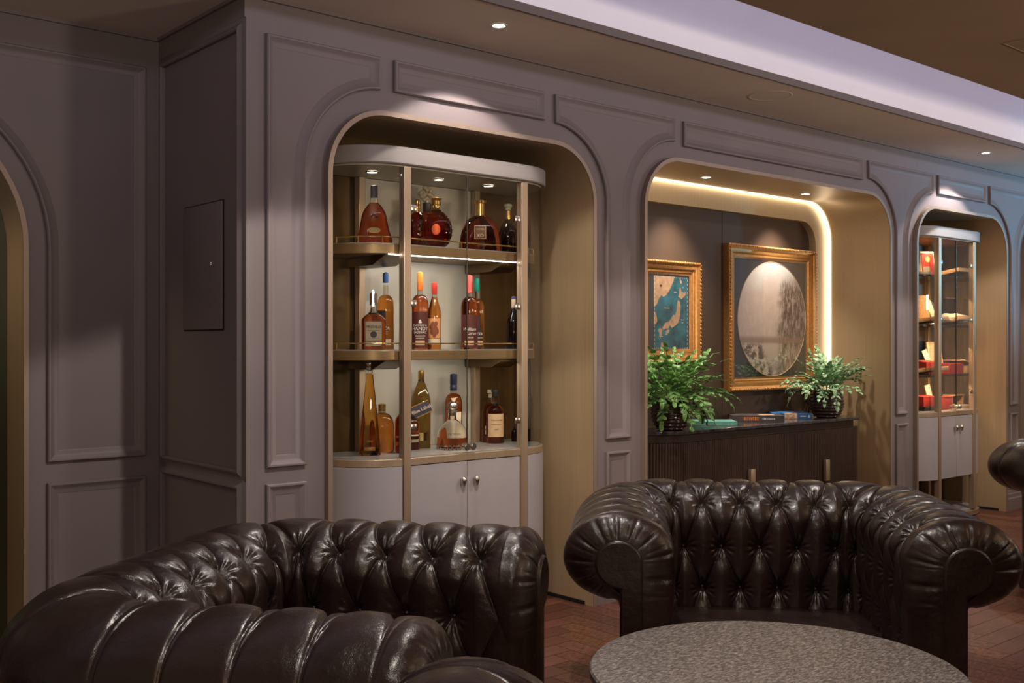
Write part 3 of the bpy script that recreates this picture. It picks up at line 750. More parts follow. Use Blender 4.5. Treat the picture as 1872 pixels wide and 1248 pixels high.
b = MB(); b.lathe([(0, 0), (.014, 0), (.014, .0006), (0, .0006)], 20, Matrix.Translation((0, -R*.631, H*.265)) @ Matrix.Rotation(PI/2, 4, 'X')); b.box(-R*.5, R*.5, -R*.632, -R*.63, H*.335, H*.341); b.box(-R*.5, R*.5, -R*.632, -R*.63, H*.19, H*.194); b.build('emblem', LAB['black'], lb)
t, R, H = tall(768, 496, 31, 3.76, 'orange', red_am, 'tall bourbon bottle sealed in orange wax beside the left upright', capz=.755)
label_part(t, LAB['dark'], R, R*2.3, H*.02, H*.48)
wrap_text(t, 'THOMAS H.', H*.036, R, H*.305, white_ink, off=.0018); wrap_text(t, 'HANDY', H*.062, R, H*.262, white_ink, off=.0018); wrap_text(t, 'SAZERAC', H*.04, R, H*.215, white_ink, off=.0018)
wrap_text(t, 'STRAIGHT RYE', H*.020, R, H*.17, white_ink, off=.0018); wrap_text(t, 'WHISKEY', H*.026, R, H*.14, white_ink, off=.0018)
b = MB(); b.lathe([(0, 0), (.55, 0), (.75, .25), (.45, .6), (.3, .9), (0, 1)], 12, Matrix.Translation((0, -R*1.02, H*.335)) @ Matrix.Diagonal((R*.28, .0012, H*.045, 1))); b.build('crest', white_ink, t)
label_part(t, LAB['tan'], R, R*1.1, H*.055, H*.115, 'lower_label', off=.0016)
X, Y, z, H, W = spec(794, 516, 24, 3.74, ZM)
t, R = bottle('slim bourbon bottle with a red cap and orange picture label', X, Y, z, H, W,
    [(.95, 0), (1, .015), (1, .52), (.96, .58), (.62, .70), (.42, .78)], None, [(.42, .78), (.40, .80), (.39, .84)],
    ([(.40, .82), (.43, .825), (.42, .92), (.44, .925), (.43, .99), (.1, 1)], WAX['red']), amber, group='bottles on the middle shelf')
label_part(t, LAB['orange'], R, R*2.2, H*.17, H*.46)
b = MB()
for k, (a, q, s) in enumerate([(-.2, .36, .011), (.25, .38, .008), (.05, .30, .013), (-.35, .26, .009), (.35, .27, .010), (0, .22, .009), (-.55, .33, .007)]):
    b.lathe([(0, 0), (s, 0), (s*.8, .0005), (0, .0006)], 14, Matrix.Translation(((R+.0008)*math.sin(a), -(R+.0008)*math.cos(a), H*q)) @ Matrix.Rotation(a, 4, 'Z') @ Matrix.Rotation(PI/2, 4, 'X') @ Matrix.Diagonal((1, 1.5, 1, 1)))
b.build('label_picture', capm('label_brown_ink', (.22, .06, .025), 0, .6), t)
label_part(t, LAB['cream'], R, R*2.0, H*.075, H*.16, 'lower_label')
t, R, H = tall(858, 502, 31, 3.77, 'pink', red_am, 'tall bourbon bottle sealed in coral red wax behind the door seam', capz=.755)
label_part(t, LAB['dark'], R, R*2.3, H*.02, H*.46)
wrap_text(t, 'William', H*.060, R, H*.265, white_ink, off=.0018, shear=.35); wrap_text(t, 'Larue', H*.058, R, H*.212, white_ink, .25, off=.0018, shear=.35); wrap_text(t, 'WELLER', H*.026, R, H*.155, white_ink, .1, off=.0018)
label_part(t, LAB['tan'], R, R*1.1, H*.055, H*.115, 'lower_label', off=.0016)
t, R, H = tall(872, 507, 27, 3.86, 'green', amber, 'tall bourbon bottle sealed in green wax behind the coral red one', capz=.80)
label_part(t, LAB['black'], R, R*1.5, H*.02, H*.46, a0=-.3)
wrap_text(t, 'ZER', H*.05, R, H*.21, white_ink, .35, off=.0018); wrap_text(t, 'STRAIGHT', H*.022, R, H*.155, white_ink, .3, off=.0018)
label_part(t, LAB['tan'], R, R*1.1, H*.055, H*.115, 'lower_label', a0=.3, off=.0016)
X, Y, z, H, W = spec(939, 541, 30, 3.74, ZM)
t, R = bottle('dark bottle with a blue-tipped silver cap at the right end of the middle shelf', X, Y, z, H, W,
    [(.95, 0), (1, .02), (1, .50), (.8, .60), (.42, .70), (.28, .76)], None, [(.28, .76), (.26, .80)], ([(.27, .78), (.29, .785), (.28, .93), (.27, .94)], WAX['cream']), wine, group='bottles on the middle shelf')
b = MB(); b.lathe([(R*.27, H*.94), (R*.28, H*.945), (R*.27, H*.99), (0, H)], 20); b.build('cap_tip', WAX['purple'], t)
# ---- counter
def on_counter(px, top, wpx, basey):
    k = (px-936)/1930; dep = (1.25-CT)*1930/(basey-628)
    X = dep*(FW.x+k*RT.x); Y = dep*(FW.y+k*RT.y)
    return X, Y, CT, 1.25+(628-top)/1930*dep-CT, wpx*dep/1930
GC = 'bottles on the cabinet counter'
X, Y, z, H, W = on_counter(676, 659, 40, 831)
t, R = bottle('very tall tapering bottle of golden tequila with a silver ball stopper', X, Y, z, H, W,
    [(.96, 0), (1, .012), (.99, .03), (.86, .22), (.70, .42), (.52, .62), (.36, .78), (.30, .86)], None, [(.30, .86), (.27, .875), (.27, .90)],
    ([(.26, .895), (.40, .905), (.42, .93), (.34, .94), (.40, .955), (.42, .975), (.34, .993), (.1, 1)], steel), gold_l, 3.2, .8, group=GC)
b = MB(); b.box(-R*.52, R*.52, -R*.83, -R*.76, H*.05, H*.09, .003); b.build('foot_label', capm('amber_plate', (.32, .15, .03), .3, .3), t)
wrap_text(t, '1942', H*.035, R*.80, H*.15, capm('tan_ink', (.42, .24, .07), .2, .4), flat=True)
X, Y, z, H, W = on_counter(675, 735, 44, 822)
bottle('low round amber bottle hidden behind the tall tapering one', X, min(Y, 3.90), z, H, W, [(.9, 0), (1, .03), (1, .5)]+rd((1, .5), (.3, .8), 6), None, [(.3, .8), (.28, .85)], ([(.3, .83), (.32, .98), (.1, 1)], WAX['gold']), amber, group=GC)
X, Y, z, H, W = on_counter(737, 720, 30, 827)
bottle('reddish whisky bottle with a black cap, behind the left upright', X, Y, z, H, W, [(.95, 0), (1, .02), (1, .5)]+rd((1, .5), (.33, .66), 6), None, [(.33, .66), (.3, .72)], ([(.33, .70), (.35, .98), (.1, 1)], WAX['black']), red_am, group=GC)
X, Y, z, H, W = on_counter(754, 676, 34, 816)
t, R = bottle('tall square green bottle with a slanted dark label beside the left upright', X, min(Y, 3.93), z, H, W,
    [(.96, 0), (1, .015), (1, .60), (.92, .66), (.60, .78), (.36, .85)], None, [(.36, .85), (.30, .88)], ([(.31, .86), (.33, .865), (.32, .99), (.1, 1)], WAX['gold']), olive, 3.6, .9, group=GC)
b = MB(); M = Matrix.Translation((0, -R*.915, H*.50)) @ Matrix.Rotation(-.42, 4, 'Y')
b.box(-R*1.02, R*1.02, -.0008, .0008, -H*.075, H*.075, 0, M); lb = b.build('slanted_label', LAB['navy'], t)
b = MB(); b.box(-R*1.02, R*1.02, -.0012, .0006, H*.068, H*.080, 0, M); b.box(-R*1.02, R*1.02, -.0012, .0006, -H*.080, -H*.068, 0, M); b.build('label_border', gold, lb)
wrap_text(lb, 'Blue Label', H*.062, R*.915, H*.50, LAB['cream'], .0, flat=True, rot=.42, off=.0014)
label_part(t, LAB['gold'], R*.9, R*1.2, H*.10, H*.20, 'lower_label', off=R*.03)
X, Y, z, H, W = on_counter(752, 757, 31, 821)
t, R = bottle('small dimpled red whisky bottle in front of the slanted-label bottle', X, Y, z, H, W, [(.95, 0), (1, .02), (1, .40), (.85, .46), (1, .56), (1.02, .70), (.9, .82), (.5, .92)], None, [(.5, .92), (.4, .94)], ([(.42, .93), (.44, .99), (.1, 1)], WAX['black']), red_am, group=GC)
label_part(t, LAB['grey'], R, R*2, H*.22, H*.30); label_part(t, LAB['cream'], R, R*2, H*.40, H*.44, 'band')
X, Y, z, H, W = on_counter(814, 682, 31, 812)
t, R = bottle('tall red whisky bottle with a navy capsule and cream label behind the clear decanter', X, min(Y, 3.92), z, H, W,
    [(.95, 0), (1, .015), (1, .58)]+rd((1, .58), (.40, .72), 7), None, [(.40, .72), (.38, .735), (.37, .80)],
    ([(.40, .765), (.43, .77), (.42, .83), (.40, .835), (.40, .85), (.43, .855), (.42, .99), (.1, 1)], WAX['navy']), red_am, group=GC)
label_part(t, LAB['cream'], R, R*1.75, H*.10, H*.47, a0=.2); wrap_text(t, 'MACALLAN', H*.040, R, H*.34, capm('grey_ink', (.25, .2, .16), 0, .6), .2)
b = MB(); b.raw([(-.0135, -R*.93, H*.665), (.0135, -R*.93, H*.665), (0, -R*1.01, H*.585), (-.0135, -R*.93+.002, H*.665), (.0135, -R*.93+.002, H*.665), (0, -R*1.01+.002, H*.585)], [(0, 1, 2), (5, 4, 3), (0, 3, 4, 1), (1, 4, 5, 2), (2, 5, 3, 0)]); tr = b.build('neck_triangle', LAB['tan'], t)
X, Y, z, H, W = on_counter(827, 733, 57, 821)
t, R = bottle('squat clear glass decanter with a silver ball stopper', X, Y, z, H, W,
    [(.96, 0), (1, .02), (1, .12), (.96, .30), (.90, .40), (.70, .50), (.42, .58), (.26, .63), (.25, .70)], None, None,
    ([(.24, .70), (.25, .76), (.36, .77), (.36, .80), (.26, .81)]+[(.34*math.cos(a), .90+.095*math.sin(a)) for a in np.linspace(-1.0, PI/2, 9)], steel), clear, 3.0, .78, group=GC)
b = MB(); b.lathe([(R*.235, H*.615), (R*.235, H*.72), (0, H*.72)], 20); b.build('cork', LAB['tan'], t)
wrap_text(t, 'PATRON', H*.065, R*.80, H*.33, LAB['dark'], .010, flat=True, off=.002); wrap_text(t, 'PLATINUM', H*.055, R*.80, H*.25, LAB['dark'], .010, flat=True, off=.002)
b = MB()
for k in range(22):
    a = 2*PI*k/22; bmesh.ops.create_icosphere(b.b, subdivisions=2, radius=R*.11, matrix=Matrix.Translation((R*.90*math.cos(a), R*.72*math.sin(a), R*.115)))
b.build('studded_foot', clear, t, 60)
X, Y, z, H, W = on_counter(874, 710, 38, 805)
t, R = bottle('brown bourbon bottle with a pale cork stopper, behind the pink-labelled one', X, min(Y, 3.93), z, H, W,
    [(.94, 0), (1, .02), (1, .52)]+rd((1, .52), (.32, .74), 7), None, [(.32, .74), (.29, .76), (.29, .86)],
    ([(.30, .84), (.33, .845), (.32, .92), (.46, .93), (.46, .985), (.35, 1)], WAX['cream']), amber, 2.6, .75, group=GC)
wrap_text(t, 'ORO DI', H*.062, R*.76, H*.36, white_ink, .004, flat=True, off=.002); wrap_text(t, 'BAROLO', H*.075, R*.76, H*.29, white_ink, .004, flat=True, off=.002)
b = MB(); b.box(-R*.62, R*.72, -R*.775, -R*.755, H*.16, H*.24); b.build('label', LAB['tan'], t)
X, Y, z, H, W = on_counter(905, 711, 34, 809)
t, R = bottle('brown whisky bottle with a large pinkish label and black cap, rightmost on the counter', X, min(Y, 3.90), z, H, W,
    [(.95, 0), (1, .015), (1, .56)]+rd((1, .56), (.42, .70), 6)+[(.36, .73)], None, [(.36, .73), (.44, .77), (.42, .83), (.32, .86)],
    ([(.31, .855), (.33, .86), (.33, .94), (.41, .945), (.40, .99), (.2, 1)], WAX['black']), amber, group=GC)
label_part(t, LAB['tan'], R, R*1.9, H*.12, H*.55, a0=.15)
wrap_text(t, 'THE BALVENIE', H*.036, R, H*.43, LAB['black'], .18, spacing=.9); wrap_text(t, 'PORTWOOD', H*.030, R, H*.35, LAB['black'], .18); wrap_text(t, 'AGED 21', H*.022, R, H*.26, LAB['black'], .18)
X, Y, z, H, W = on_counter(968, 668, 15, 806)
t, R = bottle('slender clear flask seen through the bent right side glass', X, Y, z, H, W,
    [(.9, 0), (1, .06), (1, .16)], None, [(.9, .16), (1, .2), (1, .48)]+rd((1, .48), (.4, .62), 5)+[(.35, .9), (.55, .93), (.5, 1), (0, 1)], None, liquid('violet_glass', (.10, .07, .20)), group=GC, upper=clear)
X, Y, z, H, W = on_counter(941, 778, 12, 806)
bottle('tiny dark bottle beside the right upright', X, min(Y, 3.9), z, H, W, [(.95, 0), (1, .05), (1, .6), (.4, .8)], None, None, ([(.4, .8), (.45, .98), (.2, 1)], WAX['black']), wine, group=GC)

# ================================================================ CIGAR CABINET CONTENTS
def cpos(px, Y): return at_shelf(px, Y)
def slab(b, cx, cy, z0, sx, sy, sz, ry=0, rx=0, rz=0, bev=.001):
    """box resting with its lowest point on z0 after rotation"""
    M = Matrix.Rotation(rz, 4, 'Z') @ Matrix.Rotation(ry, 4, 'Y') @ Matrix.Rotation(rx, 4, 'X')
    cs = [M @ Vector((a*sx/2, e*sy/2, g*sz/2)) for a in (-1, 1) for e in (-1, 1) for g in (-1, 1)]
    lift = -min(v.z for v in cs)
    b.box(-sx/2, sx/2, -sy/2, sy/2, -sz/2, sz/2, bev, Matrix.Translation((cx, cy, z0+lift+.0006)) @ M)
def cig_tray(label, px, z, sx, rx, Y=3.80):
    X, d = cpos(px, Y); t = thing('cigar_tray', label, 'tray', (X, Y, z), 0, 'cedar trays in the cigar cabinet')
    M = Matrix.Translation((0, 0, .0)) @ Matrix.Rotation(rx, 4, 'X'); lift = sum([.13*abs(math.sin(rx))])
    M = Matrix.Translation((0, 0, lift+.001)) @ Matrix.Rotation(rx, 4, 'X')
    b = MB(); b.box(-sx/2, sx/2, -.12, .12, 0, .008, 0, M); b.build('bottom', tray_m, t)
    b = MB()
    for y0, y1 in ((-.13, -.12), (.12, .13)): b.box(-sx/2, sx/2, y0, y1, 0, .028, .001, M)
    for x0, x1 in ((-sx/2-.008, -sx/2), (sx/2, sx/2+.008)): b.box(x0, x1, -.13, .13, 0, .028, .001, M)
    b.build('rim', wood_box, t); return t
def open_box(name, label, cat, X, Y, z, sx, sy, sz, m, lid_m, lid_ang, rz=0, group=None, inside=None):
    t = thing(name, label, cat, (X, Y, z+.0006), rz, group)
    b = MB(); w_ = .006
    b.box(-sx/2, sx/2, -sy/2, sy/2, 0, w_); b.box(-sx/2, sx/2, -sy/2, -sy/2+w_, w_, sz); b.box(-sx/2, sx/2, sy/2-w_, sy/2, w_, sz)
    b.box(-sx/2, -sx/2+w_, -sy/2+w_, sy/2-w_, w_, sz); b.box(sx/2-w_, sx/2, -sy/2+w_, sy/2-w_, w_, sz); b.build('box_body', m, t, 30, .0012)
    b = MB(); M = Matrix.Translation((0, sy/2, sz)) @ Matrix.Rotation(lid_ang, 4, 'X'); b.box(-sx/2, sx/2, -sy, 0, .0005, .012, .0015, M); b.build('lid', lid_m, t)
    if inside:
        for k in range(int((sx-.02)/.017)):
            x = -sx/2+.016+k*.017
            if x > sx/2-.014: break
            b = MB(); b.cyl((x, -sy/2+.012, sz*.72), (x, sy/2-.012, sz*.72), .0078, 12); b.build('cigar', cigar_m, t)
    return t
def leaning(name, label, cat, px, Y, z, sx, sy, sz, m, rx, rz=0, ry=0, deco=None):
    X, d = cpos(px, Y); t = thing(name, label, cat, (X, Y, z), rz)
    b = MB(); slab(b, 0, 0, 0, sx, sy, sz, ry, rx); b.build('panel', m, t)
    if deco: deco(t)
    return t
cig_tray('cedar tray on the top cigar shelf behind the door seam', 1736, CSH[0], .20, -.16, 3.81)
cig_tray('cedar tray on the middle cigar shelf holding the cream bundle', 1736, CSH[1], .20, -.16, 3.82)
cig_tray('cedar tray at the left end of the middle cigar shelf', 1692, CSH[1], .17, -.12, 3.80)
cig_tray('cedar tray at the left end of the lowest cigar shelf', 1692, CSH[2], .16, -.12, 3.79)
X, d = cpos(1693, 3.86); t = thing('cigar_gift_box', 'upright red box with a cream border and gold crest on the top cigar shelf', 'box', (X, 3.86, CSH[0]), -.35)
b = MB(); slab(b, 0, 0, 0, .125, .03, .185, 0, -.12); b.build('box_body', cream_pp, t)
b = MB(); M = Matrix.Translation((0, 0, .0925*math.cos(.12)+.015*math.sin(.12)+.0006)) @ Matrix.Rotation(-.12, 4, 'X') @ Matrix.Translation((0, 0, -.0925)); b.box(-.054, .054, -.0192, -.0152, .012, .172, 0, M); b.build('red_front', red_box, t)
b = MB(); b.lathe([(0, 0), (.022, 0), (.022, .001), (0, .001)], 20, M @ Matrix.Translation((0, -.0193, .125)) @ Matrix.Rotation(PI/2, 4, 'X')); b.build('crest', LAB['gold'], t)
b = MB(); b.box(-.048, .015, -.0200, -.0193, .02, .072, 0, M); b.build('label', LAB['grey'], t)
X, d = cpos(1689, 3.74); t = thing('ashtray', 'cream oval ashtray at the front of the top cigar shelf', 'ashtray', (X, 3.74, CSH[0]+.0004), 0)
b = MB(); b.lathe([(0, .004), (.05, .004), (.062, .020), (.070, .022), (.068, .012), (.058, 0), (0, 0)], 36, Matrix.Diagonal((1.0, .62, 1, 1))); b.build('dish', cream_pp, t)
b = MB(); b.lathe([(0, 0), (.036, .001), (.040, .0045), (0, .0046)], 28, Matrix.Translation((0, 0, .0042)) @ Matrix.Diagonal((1, .62, 1, 1))); b.build('ash', LAB['grey'], t)
leaning('cedar_divider', 'pale cedar divider board leaning at the left end of the middle cigar shelf', 'divider', 1683, 3.86, CSH[1], .012, .12, .215, wood_box, 0, .2, -.16)
X, d = cpos(1698, 3.90); t = thing('round_tin', 'dark round tin standing on edge behind the cream card', 'tin', (X, 3.90, CSH[1]+.0005), -.4)
b = MB(); b.lathe([(0, 0), (.082, 0), (.088, .004), (.088, .024), (.082, .028), (0, .028)], 44, Matrix.Translation((0, .01, .089)) @ Matrix.Rotation(PI/2-.1, 4, 'X')); b.build('tin_body', black_box, t)
b = MB(); b.lathe([(.080, 0), (.084, .002), (.088, 0)], 44, Matrix.Translation((0, -.0186, .092)) @ Matrix.Rotation(PI/2-.1, 4, 'X'), caps=False); b.build('rim', steel, t)
leaning('greeting_card', 'cream card tilted against the round tin', 'card', 1702, 3.83, CSH[1]+.03, .040, .010, .15, cream_pp, -.1, -.4, -.35)
X, d = cpos(1742, 3.79); t = thing('cigar_bundle', 'bundle of cigars in crumpled cream paper on the middle cigar shelf', 'bundle', (X, 3.79, CSH[1]+.052), .0, )
b = MB()
vs = []; fs = []; NU, NV = 26, 30; rr = random.Random(3)
for i in range(NU):
    u = i/(NU-1); x = (u-.5)*.23
    for k in range(NV):
        a = 2*PI*k/NV; rad = 1+.10*math.sin(5*a+9*u)+.06*rr.uniform(-1, 1)
        e = (1-(2*u-1)**6)**.5 if 0 < u < 1 else .25
        vs.append((x, .085*math.cos(a)*rad*e, .036*math.sin(a)*rad*e))
for i in range(NU-1):
    for k in range(NV): fs.append((i*NV+k, i*NV+(k+1) % NV, (i+1)*NV+(k+1) % NV, (i+1)*NV+k))
b.raw(vs, fs+[tuple(range(NV)), tuple((NU-1)*NV+k for k in range(NV))]); b.build('paper_wrap', cream_pp, t, None)
for k in range(5):
    b = MB(); b.cyl((.10, -.05+k*.02, .0), (.135, -.05+k*.02, .0), .008, 12); b.build('cigar', cigar_m, t)
X, d = cpos(1745, 3.87); t = thing('cigar_cutter_case', 'black box with a bright rim behind the cream bundle', 'box', (X, 3.905, CSH[1]+.055), 0)
b = MB(); b.box(-.10, .06, -.02, .02, 0, .155, .004); b.build('box_body', black_box, t); b = MB(); b.box(-.10, .06, -.021, .021, .150, .160, .003); b.build('rim', steel, t)
leaning('price_card', 'cream card leaning at the left of the lowest cigar shelf', 'card', 1695, 3.87, CSH[2]+.035, .045, .008, .14, cream_pp, -.1, -.3, -.38)
X, d = cpos(1698, 3.76); open_box('red_cigar_box', 'glossy red box with its lid ajar at the left of the lowest cigar shelf', 'box', X, 3.775, CSH[2]+.03, .13, .12, .06, red_box, red_box, .12, -.3)
X, d = cpos(1733, 3.76); open_box('maroon_cigar_box', 'open maroon cigar box on the lowest cigar shelf', 'box', X, 3.77, CSH[2], .17, .16, .075, red_box, wood_box, -1.75, -.1, inside=True)
X, d = cpos(1757, 3.83); t = thing('cedar_cigar_box', 'pale cedar box with a slanting lid beside the open maroon box', 'box', (X, 3.84, CSH[2]), .1)
b = MB(); b.box(-.075, .075, -.08, .08, .0006, .055, .002); b.build('box_body', wood_box, t)
b = MB(); b.box(-.13, .085, -.085, .085, 0, .010, .001, Matrix.Translation((-.0, 0, .075)) @ Matrix.Rotation(.13, 4, 'Y')); b.build('lid', wood_box, t)
b = MB(); b.box(-.03, .03, -.0812, -.0802, .015, .04); b.build('label', cream_pp, t)
X, d = cpos(1690, 3.78); open_box('red_humidor_box', 'red box with a folded cream flap on a black base at the counter left', 'box', X, 3.78, CT+.03, .15, .12, .065, red_box, red_box, .06, -.25)
b = MB(); b.box(-.085, .085, -.075, .075, 0, .029, .003); o = b.build('box_base', black_box, None, 40, 0, (X, 3.78, CT+.0005), -.25); tag(o, 'flat black box under the red box on the cigar cabinet counter', 'box')
X, d = cpos(1725, 3.75); t = thing('small_red_box', 'small upright red box beside the left upright of the cigar cabinet', 'box', (X, 3.75, CT+.0005), -.1)
b = MB(); b.box(-.05, .05, -.04, .04, 0, .085, .003); b.build('box_body', red_box, t); b = MB(); b.box(-.052, .052, -.042, .042, .0855, .096, .002); b.build('lid', red_box, t)
X, d = cpos(1744, 3.84); t = thing('cedar_stand', 'pale shelf-like cedar stand behind the small red box', 'stand', (X, 3.86, CT+.0005), 0)
b = MB(); b.box(-.11, .10, -.06, .06, .085, .095, .001); b.build('top_board', wood_box, t); 
for x in (-.09, .08): b = MB(); b.box(x-.005, x+.005, -.055, .055, 0, .0848); b.build('leg', tray_m, t)
X, d = cpos(1762, 3.74); t = thing('cedar_dish', 'low cream dish at the right of the cigar cabinet counter', 'dish', (X, 3.76, CT+.0005), 0)
b = MB(); b.lathe([(0, .004), (.06, .004), (.075, .022), (.078, .022), (.064, 0), (0, 0)], 36); b.build('dish', cream_pp, t)
leaning('white_card', 'cream card leaning behind the red box on the counter', 'card', 1699, 3.89, CT, .05, .010, .17, cream_pp, -.08, -.3, -.22)
# ================================================================ MIDDLE ALCOVE FURNISHINGS
SBT = .78
def sideboard():
    t = thing('fluted_sideboard', 'dark fluted sideboard with rounded ends under a polished stone top', 'sideboard', (5.18, 3.69, 0))
    x0, x1, dep = -1.02, 1.01, .345
    def plan(ins, rr=.30):
        r = rr; i = ins
        return [(x0+i, dep)]+[(x0+r-(r-i)*math.cos(math.radians(a)), r-(r-i)*math.sin(math.radians(a))) for a in np.linspace(0, 90, 16)]+\
               [(x1-.06+(.06-i)*math.sin(math.radians(a)), .06-(.06-i)*math.cos(math.radians(a))) for a in np.linspace(0, 90, 6)]+[(x1-i, dep)]
    b = MB(); b.prism(plan(-.004), SBT-.020, SBT); b.build('stone_top', marble_d, t, 30, .004)
    b = MB(); b.prism(plan(.035), .715, SBT-.0203); b.build('neck', fluted, t, 30)
    b = MB(); b.prism(plan(.035), .0005, .06); b.build('plinth', black_gap, t, 30)
    # fluted skin: half-round ribs along the front
    P = np.array(plan(.010)); d = np.r_[0, np.cumsum(np.hypot(*np.diff(P, axis=0).T))]; Lt = d[-1]; pitch = .0165
    ts = np.arange(0, Lt, pitch/6); pts = []
    for s in ts:
        x, y = np.interp(s, d, P[:, 0]), np.interp(s, d, P[:, 1]); e = 1e-3
        tx, ty = np.interp(min(Lt, s+e), d, P[:, 0])-np.interp(max(0, s-e), d, P[:, 0]), np.interp(min(Lt, s+e), d, P[:, 1])-np.interp(max(0, s-e), d, P[:, 1])
        l = math.hypot(tx, ty) or 1; nx, ny = ty/l, -tx/l
        ph = (s % pitch)/pitch; h = .0065*math.sqrt(max(0, 1-(2*ph-1)**2))
        pts.append((x+nx*(h-.0065), y+ny*(h-.0065)))
    b = MB(); b.strip([Vector((x, y, .06)) for x, y in pts], [Vector((x, y, .714)) for x, y in pts])
    b.prism(plan(.02), .0605, .7135); b.build('fluted_body', fluted, t, 25)
    for x in (-.176, .587):
        b = MB(); b.box(x-.021, x+.021, -.016, .006, .40, .53, .002); h = b.build('handle', bronze_trim, t)
    return t
sideboard()

# ---- framed pictures
def frame(t, x0, x1, z0, z1, w=.075, d=.05):
    """carved gilt frame; local y=0 is the wall, front faces -y"""
    pr = [(0, 0), (0, .040), (.006, .046), (.014, .048), (.020, .042), (.026, .036), (.040, .034), (.052, .026), (.060, .026), (.066, .018), (.075, .016), (.075, 0)]
    path = [(x0, z0), (x1, z0), (x1, z1), (x0, z1)]; vs = []; fs = []; k = len(pr)
    for (x, z), (sx, sz) in zip(path, ((1, 1), (-1, 1), (-1, -1), (1, -1))):
        for u, v in pr: vs.append((x+sx*u*w/.075, -v, z+sz*u*w/.075))
    for i in range(4):
        j = (i+1) % 4
        for a in range(k-1): fs.append((i*k+a, j*k+a, j*k+a+1, i*k+a+1))
    b = MB(); b.raw(vs, fs); f = b.build('frame', gilt, t, 25)
    b = MB()
    def beads(p, q, n):
        for i in range(n):
            s = (i+.5)/n; x, z = p[0]+(q[0]-p[0])*s, p[1]+(q[1]-p[1])*s
            big = 1.35 if i % 4 == 0 else 1
            hx = abs(q[0]-p[0]) > abs(q[1]-p[1]); L = abs(q[0]-p[0])+abs(q[1]-p[1]); e = L/n*.5
            bmesh.ops.create_icosphere(b.b, subdivisions=2, radius=1, matrix=Matrix.Translation((x, -.047, z)) @ Matrix.Diagonal((e*.95 if hx else .0065*big, .0055*big, .0065*big if hx else e*.95, 1)))
    o = .010
    nx, nz = int((x1-x0)/.022), int((z1-z0)/.022)
    beads((x0+o, z1-o), (x1-o, z1-o), nx); beads((x0+o, z0+o), (x1-o, z0+o), nx); beads((x0+o, z0+o), (x0+o, z1-o), nz); beads((x1-o, z0+o), (x1-o, z1-o), nz)
    b.build('carved_edge', gilt, f, 60)
WALLB = BY
